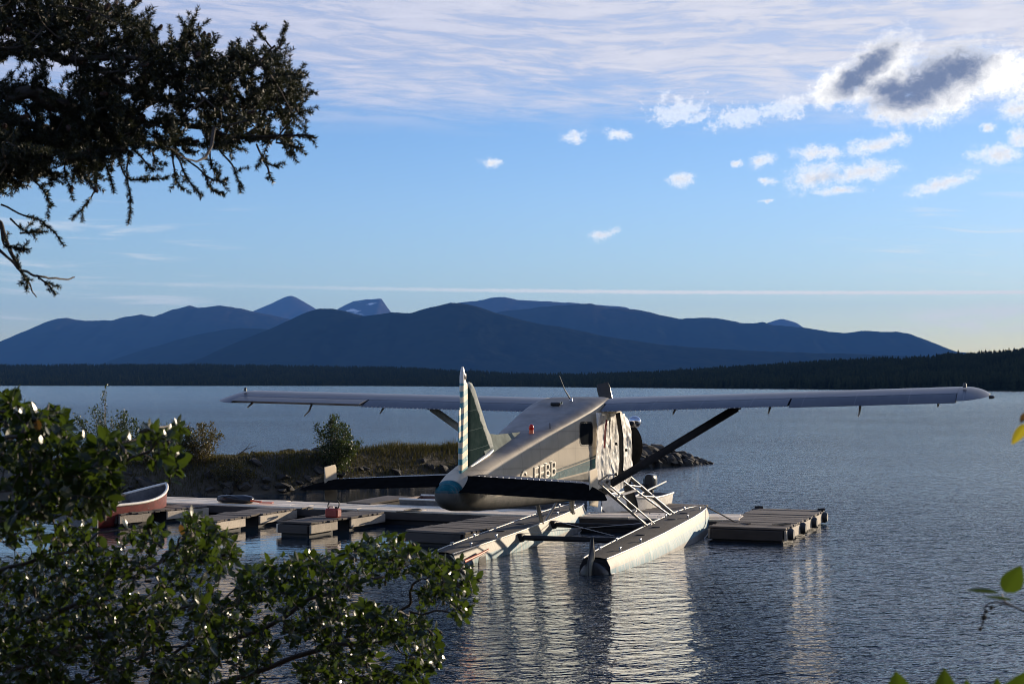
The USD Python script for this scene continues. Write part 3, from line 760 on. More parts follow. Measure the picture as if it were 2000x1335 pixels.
# ------------------------------------------------------------------ docks
def dock(name, label, A, length, width, z, planks='across', board=0.14, gap=0.022, side='side_wood', top='deck_wood', gaps=(), group=None, fw=FW, billets=True, sideh=0.17, drums=0, jit=0.02, lshort=0.0):
    """A: near right corner; runs LENGTH along fw and WIDTH to the left"""
    rt = np.array([fw[1], -fw[0], 0]); r = np.random.default_rng(int(abs(A[0] * 100)) + 3)
    t = thing(name, label, 'dock', (A[0], A[1], 0), 0, group)
    B3 = np.column_stack([rt, fw, [0, 0, 1]])      # local (right, forward, up) -> world
    th = 0.04
    if planks == 'across':
        n = int(length / (board + gap)); step = length / n
        for i in range(n):
            dx = r.normal(0, jit); s = MB().box((0, 0, 0), (width + 0.05, step - gap, th), ch=0.006, M4=np.eye(3))
            v = np.vstack(s.v) + np.array([-width / 2 + dx, (i + 0.5) * step, z - th / 2 + r.normal(0, 0.006)])
            obj('plank', MB().add(v @ B3.T, s.f[0]), top, t)
    else:
        n = max(2, int(width / (board + gap))); step = width / n
        for i in range(n):
            cuts = [0] + sorted(r.uniform(0.2, 0.8, 1 + (length > 6)).tolist()) + [1]
            for a, b in zip(cuts[:-1], cuts[1:]):
                s = MB().box((0, 0, 0), (step - gap, (b - a) * length - gap, th), ch=0.006)
                v = np.vstack(s.v) + np.array([-(i + 0.5) * step, (a + b) / 2 * length + r.normal(0, jit), z - th / 2 + r.normal(0, 0.006)])
                obj('plank', MB().add(v @ B3.T, s.f[0]), top, t)
    segs = []; last = 0.0
    for g0, g1 in list(gaps) + [(1.0, 1.0)]:
        segs.append((last, g0)); last = g1
    zt = z - th - 0.004
    for sx in (0, -width):
        for a, b in segs:
            s = MB().box((0, 0, 0), (0.045, (b - a) * length, sideh), ch=0.006)
            v = np.vstack(s.v) + np.array([sx + (0.012 if sx == 0 else -0.012), (a + b) / 2 * length, zt - sideh / 2])
            obj('side_board', MB().add(v @ B3.T, s.f[0]), side, t)
    for yy in (-0.026, length + 0.026):
        s = MB().box((0, 0, 0), (width - 0.06, 0.045, sideh), ch=0.006)
        v = np.vstack(s.v) + np.array([-width / 2, yy, zt - sideh / 2])
        obj('end_board', MB().add(v @ B3.T, s.f[0]), 'shade_wood', t)  # end faces carry their shade as a darker wood colour
    if billets:
        for a, b in segs:
            s = MB().box((0, 0, 0), (width - 0.10, max(0.2, (b - a) * length - 0.08), zt + 0.2), ch=0.02)
            v = np.vstack(s.v) + np.array([-width / 2, (a + b) / 2 * length, (zt - 0.2) / 2])
            obj('float_billet', MB().add(v @ B3.T, s.f[0]), 'billet', t)
    for i in range(drums):
        yy = length * (0.06 + 0.88 * i / max(1, drums - 1))
        c = np.array([0.0, yy, z - 0.13])
        p = [(c + np.array([-0.05, 0, 0])) @ B3.T, (c + np.array([0.10, 0, 0])) @ B3.T, (c + np.array([0.135, 0, 0])) @ B3.T]
        obj('bumper', MB().tube(p, [0.115, 0.115, 0.085], 14), 'rubber', t, smooth=40)
    return t


def corner(px, py, z=0.28): return ground(px, py, z)


def axis(a, b):
    d = (b - a); d[2] = 0; L = float(np.linalg.norm(d)); return d / L, L


GAP = [(0.34, 0.52)]
for px0, py0, px1, py1, w, lab in [(232, 1003, 406, 987, 0.85, 'short wooden dock finger nearest the red boat'),
                                   (420, 1016, 578, 992, 0.80, 'short wooden dock finger between the red boat and the red can'),
                                   (605, 1021, 750, 999, 0.76, 'short wooden dock finger that carries the red can')]:
    a, b = corner(px0, py0), corner(px1, py1); f, L = axis(a, b)
    dock('dock_finger', lab, a, L, w, 0.28, 'across', gaps=GAP, group='dock fingers', fw=f, top='deck_wood')
a, b = corner(3.1 and 1287, 1006), corner(1378, 984.5); f, L = axis(a, b)
dock('dock_finger', 'wooden dock finger in front of the right float, beside the white skiff', a, L, 1.2, 0.28, 'across', gaps=[(0.55, 0.72)], group='dock fingers', fw=f, drums=0)
# the long walkway, in two lengths
a, b = np.array([1.3, 32.15, 0]), np.array([-11.2, 37.35, 0]); f, L = axis(a, b)
dock('dock_walkway', 'long pale wooden walkway that joins the dock fingers', b - 0, L, 1.55, 0.30, 'along', board=0.19, side='side_wood', top='walkway_wood', fw=-f, sideh=0.16, billets=True) if False else None
rtw = np.array([f[1], -f[0], 0])                      # right of the travel direction = away from the camera
dock('dock_walkway', 'long pale wooden walkway that joins the dock fingers', a + rtw * 1.55, L, 1.55, 0.30, 'along', board=0.19, top='walkway_wood', side='shade_wood', fw=f, sideh=0.15)
a, b = np.array([4.62, 31.5, 0]), np.array([1.34, 32.13, 0]); f, L = axis(a, b); rtw = np.array([f[1], -f[0], 0])
dock('dock_walkway', 'short pale wooden walkway between the right float and the right dock', a + rtw * 1.3, L, 1.3, 0.30, 'along', board=0.19, top='walkway_wood', side='shade_wood', fw=f, sideh=0.15)
# the dock at the left float and the one on the right
p1, p2 = corner(792, 1034), corner(975, 1004); f, L = axis(p1, p2); r_ = np.array([f[1], -f[0], 0])
dock('mooring_dock', 'dark planked dock alongside the left float', p1 + r_ * 1.25, L + 0.2, 1.25, 0.28, 'across', board=0.13, fw=f, top='deck_wood', side='shade_wood', group=None)
p1, p2 = corner(1532, 1032), corner(1608, 995.5); f, L = axis(p1, p2)
dock('mooring_dock', 'planked dock on its own at the right with black bumpers along its side', p1, L, 1.46, 0.28, 'across', board=0.15, fw=f, top='deck_wood', side='side_wood', drums=4, sideh=0.19)
RD0, RDF, RDL = p1, f, L
obj('cleat', MB().box(corner(1604, 994, 0.31), (0.16, 0.06, 0.05), ch=0.01).box(corner(1604, 994, 0.31) + np.array([0, 0, -0.02]), (0.05, 0.05, 0.06)), 'dark_metal',
    label='small dark cleat on the far right corner of the right dock', cat='cleat')
obj('cleat', MB().box(corner(1482, 990, 0.31), (0.18, 0.07, 0.06), ch=0.01).box(corner(1482, 990, 0.31) + np.array([0, 0, -0.02]), (0.05, 0.05, 0.06)), 'dark_metal',
    label='small dark cleat on the far left corner of the right dock', cat='cleat')


# ------------------------------------------------------------------ boats
def hull_rings(L, B, H, bow_rise=0.18, n=17, transom=0.86, inset=0.0):
    rings = []
    for i in range(n):
        t = i / (n - 1); x = -L / 2 + t * L
        w = B / 2 * (transom + (1 - transom) * math.sin(min(1, t / 0.45) * math.pi / 2)) * (1 - max(0, (t - 0.45) / 0.55) ** 2.3) ** 0.9
        w = max(w - inset, 0.012)
        sheer = H + bow_rise * max(0, (t - 0.35) / 0.65) ** 2 - inset * 0.2
        keel = -0.12 + (0.55 * sheer) * max(0, (t - 0.78) / 0.22) ** 2.2 + inset
        ch = keel + (sheer - keel) * 0.28
        rings.append(np.array([(x, -w, sheer), (x, -w * 0.94, ch + (sheer - ch) * .5), (x, -w * 0.84, ch), (x, -w * .4, keel + 0.03), (x, 0, keel), (x, w * .4, keel + 0.03), (x, w * 0.84, ch), (x, w * 0.94, ch + (sheer - ch) * .5), (x, w, sheer)]))
    return rings


def boat(name, label, loc, heading, L, B, H, hull, inner, rim, seats=2, bow_rise=0.18, rimr=0.022):
    """heading: compass style, clockwise from straight ahead; bow along local +x"""
    t = thing(name, label, 'boat', loc, math.pi / 2 - heading)
    ro, ri = hull_rings(L, B, H, bow_rise), hull_rings(L, B, H, bow_rise, inset=0.035)
    mb = MB().loft(ro, cap=False, closed=False)
    a = ro[0]; mb.add(a, [(0, 1, 7), (0, 7, 8), (1, 2, 6), (1, 6, 7), (2, 3, 5), (2, 5, 6), (3, 4, 5)])
    obj('hull', mb, hull, t, smooth=35)
    mi = MB().loft([r[::-1] for r in ri], cap=False, closed=False)
    obj('inner_lining', mi, inner, t, smooth=35)
    port = np.array([r[0] for r in ro]); star = np.array([r[-1] for r in ro])
    obj('gunwale', MB().tube(np.vstack([port, star[::-1]]) + np.array([0, 0, 0.005]), rimr, 8, flat=1.0), rim, t, smooth=60)
    obj('transom', MB().box((-L / 2 + 0.02, 0, H * 0.52), (0.05, ro[0][-1][1] * 1.9, H * 0.95), ch=0.008), inner, t)
    for k in range(seats):
        q = 0.22 + 0.34 * k; i = int(q * 16); w = ro[i][-1][1] * 1.9
        obj('seat', MB().box((ro[i][0][0], 0, H * 0.72), (0.24, w, 0.035), ch=0.008), inner, t)
    return t


boat('rowing_boat', 'red open boat with a white rim and grey inside, moored by the left finger', (-8.55, 34.2, 0), math.radians(25), 3.0, 1.3, 0.46, 'boat_red', 'boat_grey', 'boat_white', bow_rise=0.30, rimr=0.032)
sk = boat('motor_skiff', 'white metal skiff with a black outboard motor behind the aircraft cabin', (2.58, 34.95, 0), math.radians(202.6), 3.4, 1.35, 0.50, 'boat_white', 'boat_grey', 'boat_white')
# outboard motor: a part of the skiff, at the transom (local -x end)
om = MB().loft([np.array([(-1.78 + dx, a * w, z_) for dx, a in ((-.16, -.75), (-.2, 0), (-.16, .75), (.10, 1), (.17, .6), (.17, -.6), (.10, -1))]) for z_, w in ((0.56, 0.10), (0.62, 0.145), (0.80, 0.155), (0.88, 0.13), (0.92, 0.07))])
mo = obj('outboard_motor', om, 'black_paint', sk, smooth=40)
obj('motor_leg', MB().box((-1.78, 0, 0.30), (0.13, 0.07, 0.6), ch=0.015).box((-1.82, 0, 0.02), (0.30, 0.05, 0.03), ch=0.006), 'dark_metal', mo)
obj('motor_bracket', MB().box((-1.67, 0, 0.47), (0.10, 0.20, 0.16), ch=0.01), 'dark_metal', mo)
obj('tiller_arm', MB().tube([(-1.66, 0, 0.66), (-1.40, -0.10, 0.70), (-1.10, -0.22, 0.72)], [0.022, 0.018, 0.02], 8), 'dark_metal', mo)
obj('oar', MB().tube([(2.55, 34.9, 0.42), (3.2, 35.9, 0.62), (3.62, 36.55, 0.75)], [0.025, 0.022, 0.02], 8).box((2.4, 34.68, 0.39), (0.07, 0.42, 0.02), rz=-math.radians(33), ch=0.006), 'boat_white',
    label='pale wooden oar resting across the white skiff beside its motor', cat='oar')
b2 = boat('rowing_boat', 'dark brown boat with a white rim moored behind the aircraft tail', (-0.35, 35.25, 0), math.radians(111), 4.3, 1.4, 0.42, 'boat_grey', 'boat_brown', 'boat_white', bow_rise=0.10)
simple_tarp = MB()
gx, gy = np.meshgrid(np.linspace(-.42, .42, 18), np.linspace(-.3, .3, 14))
gz = 0.16 * np.clip(1 - (gx / .42) ** 2, 0, 1) * np.clip(1 - (gy / .3) ** 2, 0, 1) ** .5 + 0.05 * meshkit.fbm(np.stack([gx * 7, gy * 7, 0 * gx], -1), 3)
q = np.stack([gx, gy, gz], -1) @ np.array([[math.cos(.35), -math.sin(.35), 0], [math.sin(.35), math.cos(.35), 0], [0, 0, 1]]) + np.array([0.98, 34.75, 0.42])
obj('tarpaulin', simple_tarp.loft(list(q), cap=False, closed=False), 'blue_tarp', smooth=True, label='crumpled pale blue tarpaulin heaped in the brown boat', cat='tarpaulin')
obj('canvas_bag', stone(np.array([0.45, 34.85, 0.50]), 0.2, 77, 0.6), 'white_cloth', smooth=True, label='white canvas bag lying beside the blue tarpaulin', cat='bag')
# ramp, can, bag, ropes
rp = [away(700, 981, 35.55), away(780, 968, 36.9)]
d = (rp[1] - rp[0]); d /= np.linalg.norm(d); sd = np.cross(d, (0, 0, 1)); sd /= np.linalg.norm(sd)
rings = [np.array([p + sd * .34, p - sd * .34, p - sd * .34 - np.array([0, 0, .05]), p + sd * .34 - np.array([0, 0, .05])]) for p in (rp[0], rp[1])]
t = thing('boarding_ramp', 'grey wooden ramp sloping up from the walkway, left of the tail', 'ramp')
for k in range(4):
    o0 = sd * (0.26 - 0.173 * k)
    obj('plank', MB().loft([np.array([p + o0 + sd * .082, p + o0 - sd * .082, p + o0 - sd * .082 - np.array([0, 0, .04]), p + o0 + sd * .082 - np.array([0, 0, .04])]) for p in rp]), 'deck_wood', t)
obj('bearer', MB().loft([np.array([p + sd * .3 - np.array([0, 0, .045]), p + sd * .22 - np.array([0, 0, .045]), p + sd * .22 - np.array([0, 0, .14]), p + sd * .3 - np.array([0, 0, .14])]) for p in rp]), 'shade_wood', t)
obj('bearer', MB().loft([np.array([p - sd * .22 - np.array([0, 0, .045]), p - sd * .3 - np.array([0, 0, .045]), p - sd * .3 - np.array([0, 0, .14]), p - sd * .22 - np.array([0, 0, .14])]) for p in rp]), 'shade_wood', t)

c = ground(647, 1011, 0.282)
t = thing('fuel_can', 'red fuel can with a black hose looped over it on the dock finger', 'fuel can', c, -AX)
obj('can_body', MB().box((0, 0.08, 0.10), (0.30, 0.2, 0.19), ch=0.03), 'red_plastic', t)
obj('can_cap', MB().tube([(0.07, 0.08, 0.19), (0.07, 0.08, 0.23)], 0.03, 10), 'black_paint', t)
obj('can_handle', MB().tube([(-0.10, 0.08, 0.19), (-0.09, 0.08, 0.225), (0.0, 0.08, 0.225), (0.01, 0.08, 0.19)], 0.012, 6), 'red_plastic', t)
th = np.linspace(-0.25 * math.pi, 1.25 * math.pi, 22)
obj('fuel_hose', MB().tube(np.c_[0.02 + 0.13 * np.cos(th), 0.06 + 0.02 * np.sin(3 * th), 0.26 + 0.12 * np.sin(th)], 0.013, 6), 'rubber', t, smooth=60)
c = ground(455, 983, 0.302)
t = thing('gear_bag', 'dark duffel bag lying on the pale walkway', 'bag', c, -math.radians(22))
rings = [np.array([(x, 0.17 + 0.15 * r * math.cos(a) + 0.02 * math.sin(9 * a + 8 * x), max(0.0, 0.09 + 0.10 * r * math.sin(a))) for a in np.arange(14) * 2 * math.pi / 14]) for x, r in ((-.5, .25), (-.47, .75), (-.3, 1.0), (-.05, .9), (.2, 1.0), (.38, .8), (.42, .3))]
obj('bag_body', MB().loft(rings), 'black_paint', t, smooth=60)
obj('bag_strap', MB().tube([(-.3, 0.03, 0.14), (-.1, -0.02, 0.18), (.1, 0.02, 0.14)], 0.015, 6), 'rubber', t)
c = ground(493, 984, 0.302)
t = thing('orange_oar', 'orange handled paddle lying beside the dark bag on the walkway', 'paddle', c, -math.radians(15))
obj('shaft', MB().tube([(-0.25, 0.1, 0.09), (0.2, 0.05, 0.05)], 0.022, 8), 'orange', t)
obj('blade', MB().box((0.33, 0.04, 0.04), (0.32, 0.14, 0.025), ch=0.01), 'orange', t)


def rope(pts, label, r=0.014, n=26, sag=0.0):
    pts = np.array(pts, float); s_ = np.linspace(0, len(pts) - 1, n); i = np.arange(len(pts))
    q = np.stack([np.interp(s_, i, pts[:, k]) for k in range(3)], 1)
    k = np.ones(5) / 5; pad = np.vstack([q[:1]] * 2 + [q] + [q[-1:]] * 2)
    q = np.stack([np.convolve(pad[:, j], k, 'valid') for j in range(3)], 1)
    if sag: q[:, 2] -= sag * np.sin(np.linspace(0, math.pi, n))
    obj('mooring_rope', MB().tube(q, r, 6), 'rope', smooth=60, label=label, cat='rope')


z3 = 0.318
rope([ground(788, 997, z3), ground(800, 994, z3), ground(822, 993.5, z3), ground(823, 996, z3), ground(800, 997.5, z3), ground(770, 999, z3)], 'loop of dark rope lying on the walkway left of the tail', 0.016)
rope([ground(588, 993, z3), ground(603, 990, z3), ground(612, 992, z3), ground(600, 994, z3)], 'small coil of dark rope on the walkway left of the red can', 0.018)
rope([(3.95, 31.9, 0.55), (4.3, 31.6, 0.40), ground(1440, 1018, 0.30), ground(1468, 1022, 0.30)], 'dark mooring rope from the right float bow to the right dock', 0.014, sag=0.03)
rope([ground(1508, 1024, 0.30), ground(1530, 1023, 0.30), ground(1545, 1022, 0.31)], 'short dark rope lying on the right dock by its bumpers', 0.016)


# ------------------------------------------------------------------ floatplane: x forward from the wing's trailing edge, y right, z up
PL = UsdGeom.Xform.Define(stage, numbered('/World', 'floatplane'))
YAW, PITCH, ROLL = math.radians(19.8), math.radians(-1.71), math.radians(-0.38)
# local axes (forward, left, up): mesh y is flipped when written
cz, sz = math.cos(YAW), math.sin(YAW)


def body_matrix():
    cp, sp, cr, sr = math.cos(PITCH), math.sin(PITCH), math.cos(ROLL), math.sin(ROLL)
    def f(x, y, z):
        z = z - 1; x2 = x * cp - z * sp; z2 = x * sp + z * cp; y2 = y * cr + z2 * sr; z3 = -y * sr + z2 * cr
        return np.array([x2 * sz + y2 * cz + 0.92, x2 * cz - y2 * sz + 28.04, z3 + 1 - 0.30])
    o = f(0, 0, 0); return o, np.column_stack([f(1, 0, 0) - o, f(0, -1, 0) - o, f(0, 0, 1) - o])


BO, BM = body_matrix()
m4 = Gf.Matrix4d(1.0)
for i in range(3):
    m4.SetRow(i, Gf.Vec4d(*[float(q) for q in BM[:, i]], 0))
m4.SetRow(3, Gf.Vec4d(*[float(q) for q in BO], 1))
PL.AddTransformOp().Set(m4)
PLANE = tag(PL.GetPrim(), 'cream and teal floatplane moored among the wooden docks, tail towards the shore', 'floatplane')


def part(name, mb, mat, smooth=35, parent=None, **k):
    """mesh given with y to the right; stored with y to the left (a mirror, so faces are turned over)"""
    m = mb.mesh() if isinstance(mb, MB) else mb
    v = np.array(m.vertices) * np.array([1, -1, 1]); f = np.array(m.faces)[:, ::-1]
    return obj(name, trimesh.Trimesh(v, f, process=False), mat, parent or PLANE, smooth=smooth, **k)


FUS = np.array([  # x, half width, bottom, top, roundness
    (-5.66, .06, 1.50, 1.62, 2.0), (-5.62, .14, 1.43, 1.69, 2.0), (-5.48, .225, 1.35, 1.77, 2.2), (-5.2, .30, 1.31, 1.86, 2.5), (-4.6, .325, 1.285, 1.99, 3.6), (-4.0, .35, 1.275, 2.115, 4.4),
    (-3.5, .38, 1.27, 2.225, 5.2), (-2.9, .425, 1.27, 2.355, 6.0), (-2.28, .47, 1.27, 2.49, 7.0), (-1.6, .535, 1.275, 2.65, 8.0), (-1.0, .60, 1.28, 2.79, 9.0),
    (-0.4, .655, 1.29, 2.93, 9.5), (0.0, .67, 1.30, 3.02, 10.0), (0.4, .67, 1.31, 3.09, 10.0), (0.9, .67, 1.32, 3.135, 10.0), (1.4, .67, 1.34, 3.10, 9.0), (1.7, .67, 1.36, 2.98, 6.0), (2.1, .65, 1.40, 2.80, 5.0), (2.5, .60, 1.48, 2.76, 3.2), (2.62, .57, 1.58, 2.75, 2.4)])
FN = 80


def fus_ring(x, grow=0.0):
    w, b, t, n = [np.interp(x, FUS[:, 0], FUS[:, k]) for k in (1, 2, 3, 4)]
    w, hz_, zc = w + grow, (t - b) / 2 + grow, (t + b) / 2
    a = np.arange(FN) * 2 * math.pi / FN + 0.001
    ca, sa = np.cos(a), np.sin(a)
    return np.c_[np.full(FN, x), w * np.sign(ca) * abs(ca) ** (2 / n), zc + hz_ * np.sign(sa) * abs(sa) ** (2 / n)]


def side_y(x, z):
    w, b, t, n = [np.interp(x, FUS[:, 0], FUS[:, k]) for k in (1, 2, 3, 4)]
    s = np.clip(abs((z - (t + b) / 2) / ((t - b) / 2)), 0, 0.999)
    return w * (1 - s ** n) ** (1 / n)


xs = np.unique(np.concatenate([FUS[:, 0], np.arange(-5.2, 2.6, 0.2)]))
fus = part('fuselage', MB().loft([fus_ring(x) for x in xs]), 'fuselage_paint', 50)
# engine cowl, nose and propeller
cr_ = [(2.60, .56), (2.66, .60), (3.0, .625), (3.3, .60), (3.46, .53), (3.50, .46), (3.40, .42)]
a32 = np.arange(36) * 2 * math.pi / 36
ring = lambda x, r, zc=2.2: np.c_[np.full(36, x), r * np.cos(a32), zc + r * np.sin(a32)]
cowl = part('engine_cowl', MB().loft([ring(x, r) for x, r in cr_]), 'elevator_paint', 40)
part('spinner', MB().loft([ring(x, r) for x, r in ((3.45, .17), (3.6, .16), (3.72, .10), (3.77, .02))]), 'steel', 60)
for sgn in (1, -1):
    rings = []
    for t in np.linspace(0, 1, 12):
        rr = 0.12 + 1.19 * t; w = 0.055 + 0.085 * math.sin(min(1, t * 1.5) * math.pi / 2) * (1 if t < .93 else 0.75); th_ = 0.05 * (1 - t) + 0.012; tw = math.radians(60 - 42 * t)
        el = [(math.cos(q) * w, math.sin(q) * th_) for q in np.arange(10) * 2 * math.pi / 10]
        rings.append(np.array([(3.6 + e0 * math.sin(tw) + e1 * math.cos(tw), e0 * math.cos(tw) - e1 * math.sin(tw), rr) for e0, e1 in el]))
    v = MB().loft(rings).mesh().vertices
    lean = math.radians(14.5)
    vv = v.copy(); vv[:, 2] *= sgn; vv[:, 1] *= sgn
    y2 = vv[:, 1] * math.cos(lean) - vv[:, 2] * math.sin(lean); z2 = vv[:, 1] * math.sin(lean) + vv[:, 2] * math.cos(lean) + 2.2
    part('propeller_blade', trimesh.Trimesh(np.c_[vv[:, 0], y2, z2], MB().loft(rings).mesh().faces, process=False), 'black_paint', 50)

# wing
DIH, ZTE = 0.0268, 2.86


def foil(c, n=15):
    """closed outline from trailing edge over the top to the leading edge and back, x from 0 (rear) to c"""
    t = (1 - np.cos(np.linspace(0, math.pi, n))) / 2
    yt = 5 * 0.155 * (0.2969 * np.sqrt(t) - 0.1260 * t - 0.3516 * t ** 2 + 0.2843 * t ** 3 - 0.1030 * t ** 4)
    yc = np.where(t < .4, .035 / .16 * (.8 * t - t * t), .035 / .36 * (.2 + .8 * t - t * t))
    up = np.c_[1 - t, yc + yt]; lo = np.c_[1 - t, yc - yt]
    return up * c, lo * c


def wing_ring(y, x0, x1, zoff=0.0, ts=1.0, from_x=None, to_x=None, n=15):
    c = x1 - x0; up, lo = foil(c, n)
    inc = 0.085
    def prep(p): return np.c_[x0 + p[:, 0], np.full(len(p), y), ZTE + DIH * (abs(y) - .66) + zoff + inc * (x0 + p[:, 0]) + p[:, 1] * ts]
    U_, L_ = prep(up), prep(lo)                        # index 0 is the leading edge
    def cut(P):
        if from_x is not None:
            k = P[P[:, 0] > from_x + 1e-6]; z_ = np.interp(from_x, P[::-1, 0], P[::-1, 2]); P = np.vstack([k, [(from_x, y, z_)]])
            s_ = np.linspace(0, 1, n); i = np.linspace(0, 1, len(P)); P = np.stack([np.interp(s_, i, P[:, q]) for q in range(3)], 1)
        if to_x is not None:
            k = P[P[:, 0] < to_x - 1e-6]; z_ = np.interp(to_x, P[::-1, 0], P[::-1, 2]); P = np.vstack([[(to_x, y, z_)], k])
            s_ = np.linspace(0, 1, n); i = np.linspace(0, 1, len(P)); P = np.stack([np.interp(s_, i, P[:, q]) for q in range(3)], 1)
        return P
    U_, L_ = cut(U_), cut(L_)
    if to_x is not None: return np.vstack([U_, L_[::-1]])
    return np.vstack([U_, L_[::-1][:-1]])


HX = 0.40
for sg in (1, -1):
    ys = [0.64, 1.5, 2.5, 3.5, 4.05, 5.0, 6.0, 6.85]
    nm = 'right wing' if sg > 0 else 'left wing'
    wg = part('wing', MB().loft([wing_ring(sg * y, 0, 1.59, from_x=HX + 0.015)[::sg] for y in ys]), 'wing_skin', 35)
    tips = []
    for s in np.linspace(0, 0.985, 10):
        q = 1 - math.sqrt(1 - s * s)
        tips.append(wing_ring(sg * (6.853 + 0.50 * s), 0 + 0.62 * q, 1.59 - 0.42 * q, zoff=0.03 * s * s, ts=max(0.10, math.sqrt(1 - s ** 2.6)))[::sg])
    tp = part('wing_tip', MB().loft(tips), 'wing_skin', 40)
    for nm_, ya, yb, df in (('flap', 0.70, 4.04, 1.5), ('aileron', 4.07, 6.84, (5.0 if sg > 0 else -6.0))):
        rings = [wing_ring(sg * y, 0, 1.59, to_x=HX)[::sg] for y in np.linspace(ya, yb, 6)]
        hz_ = [np.array([HX - 0.02, 0, r[0][2] - 0.02]) for r in rings]
        rr = []
        for r in rings:
            p = np.array([HX, 0, r[:, 2][np.argmax(r[:, 0])]]); q = rot_about(r, np.array([HX, r[0][1], r[:, 2].max() - 0.03]), (0, 1, 0), -math.radians(df)) + np.array([HX, r[0][1], r[:, 2].max() - 0.03]) * 0
            rr.append(q)
        mbx = MB().loft(rr)
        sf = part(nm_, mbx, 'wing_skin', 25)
        if nm_ == 'flap':
            bd = MB()
            te = np.array([r[np.argmin(r[:, 0])] for r in rr])
            for y in np.arange(ya + 0.05, yb, 0.085):
                p = np.array([np.interp(y, abs(te[:, 1]), te[:, 0]), sg * y, np.interp(y, abs(te[:, 1]), te[:, 2])])
                bd.tube([p + (0.12, 0, 0.008), p + (-0.012, 0, 0)], [0.006, 0.011], 6)
            part('edge_beads', bd, 'steel', 40, sf)
    # hinge horns, mass balances and lamps
    for y, dn, ln in ((2.0, .10, 0), (3.7, .13, 0), (5.25, .22, 1), (6.55, .09, 0)):
        z = ZTE + DIH * (y - .66) + 0.085 * 0.35
        p = np.array([0.34, sg * y, z - 0.02])
        part('hinge_horn', MB().tube([p, p + (-0.12, 0, -dn * .6), p + (-0.20 - .1 * ln, 0, -dn)], [0.022, 0.018, 0.014], 6), 'strut_paint', 40)
    z = ZTE + DIH * 6.3 + 0.27
    part('navigation_lamp', MB().tube([(0.75, sg * 6.95, z - 0.03), (0.75, sg * 6.95, z + 0.03), (0.75, sg * 6.95, z + 0.05)], [0.035, 0.03, 0.012], 10), 'antenna', 50)
    part('tip_lamp', MB().tube([(0.90, sg * 7.335, z - 0.19), (0.90, sg * 7.40, z - 0.19), (0.90, sg * 7.43, z - 0.19)], [0.03, 0.028, 0.01], 8), 'antenna', 50)
    # strut
    part('wing_strut', MB().tube([(0.55, sg * .66, 1.50), (0.95, sg * 2.98, 2.93)], 0.038, 12, flat=1.9, up=(1, 0, 0.2)), 'strut_paint' if sg < 0 else 'dark_metal', 50)
    part('strut_fitting', MB().box((0.95, sg * 3.0, 2.945), (0.16, 0.09, 0.10), ch=0.015), 'dark_metal', 0)

# tail
fin = [(-4.77, 1.86), (-4.77, 3.22), (-4.70, 3.245), (-4.60, 3.23), (-4.52, 3.14), (-3.90, 2.50), (-3.74, 2.36), (-3.62, 2.15), (-3.6, 1.95)]


def slab(poly, th, edge=0.35):
    """a thin panel in the fore-and-aft plane whose rim is drawn in on both sides"""
    p = np.array(poly, float); c = p.mean(0)
    d = c - p; d /= np.linalg.norm(d, axis=1, keepdims=True)
    inn = p + d * th * 1.2
    L = lambda q, y: np.c_[q[:, 0], np.full(len(q), y), q[:, 1]]
    return MB().loft([L(inn, -th / 2), L(p, -th * edge / 2), L(p, th * edge / 2), L(inn, th / 2)])


part('fin', slab(fin, 0.10), 'fin_paint', 0)
for sg in (1, -1):
    part('fin_fillet', MB().tube([(-4.74, sg * .055, 1.955), (-4.35, sg * .065, 2.055), (-4.0, sg * .07, 2.14), (-3.82, sg * .07, 2.20)], [.022, .03, .03, .02], 8), 'boat_white', 50)
part('dorsal_fin', MB().loft([np.array([(x, -w, zb), (x, -w * .4, zb + (zt - zb) * .6), (x, 0, zt), (x, w * .4, zb + (zt - zb) * .6), (x, w, zb)]) for x, zb, zt, w in ((-4.15, 2.03, 2.36, .10), (-3.80, 2.10, 2.46, .085), (-3.45, 2.19, 2.445, .07), (-3.0, 2.30, 2.46, .055), (-2.6, 2.40, 2.475, .035), (-2.25, 2.47, 2.485, .008))], cap=False, closed=False), 'dorsal_paint', 30)
rud = [(-4.79, 1.87), (-5.14, 1.85), (-5.145, 2.2), (-5.13, 2.9), (-5.105, 3.2), (-5.09, 3.40), (-5.06, 3.465), (-5.0, 3.46), (-4.93, 3.34), (-4.88, 3.25), (-4.79, 3.22)]
RA = math.radians(7)
rv = slab(rud, 0.075).mesh()
hinge = np.array([-4.78, 0, 2.5])
rv.vertices = rot_about(rv.vertices, hinge, (0, 0, 1), -RA) + 0 if False else (lambda v: np.c_[hinge[0] + (v[:, 0] - hinge[0]) * math.cos(RA) - v[:, 1] * math.sin(RA) * 0 - v[:, 1] * math.sin(RA), -(v[:, 0] - hinge[0]) * math.sin(RA) + v[:, 1] * math.cos(RA), v[:, 2]])(rv.vertices)
ru = part('rudder', rv, 'rudder_paint', 0)
tb = slab([(-5.15, 2.35), (-5.235, 2.36), (-5.235, 2.83), (-5.145, 2.85)], 0.02).mesh()
tb.vertices = (lambda v: np.c_[hinge[0] + (v[:, 0] - hinge[0]) * math.cos(RA) - v[:, 1] * math.sin(RA), -(v[:, 0] - hinge[0]) * math.sin(RA) + v[:, 1] * math.cos(RA), v[:, 2]])(tb.vertices)
part('trim_tab', tb, 'rudder_paint', 0, ru)
hv = MB().tube([(-5.02, 0.075, 3.315), (-5.02, 0.082, 3.315)], 0.028, 14, flat=1.0).mesh(); hv.vertices[:, 2] = 3.315 + (hv.vertices[:, 2] - 3.315) * 1.7
part('horn_hole', hv, 'black_paint', 0, ru)
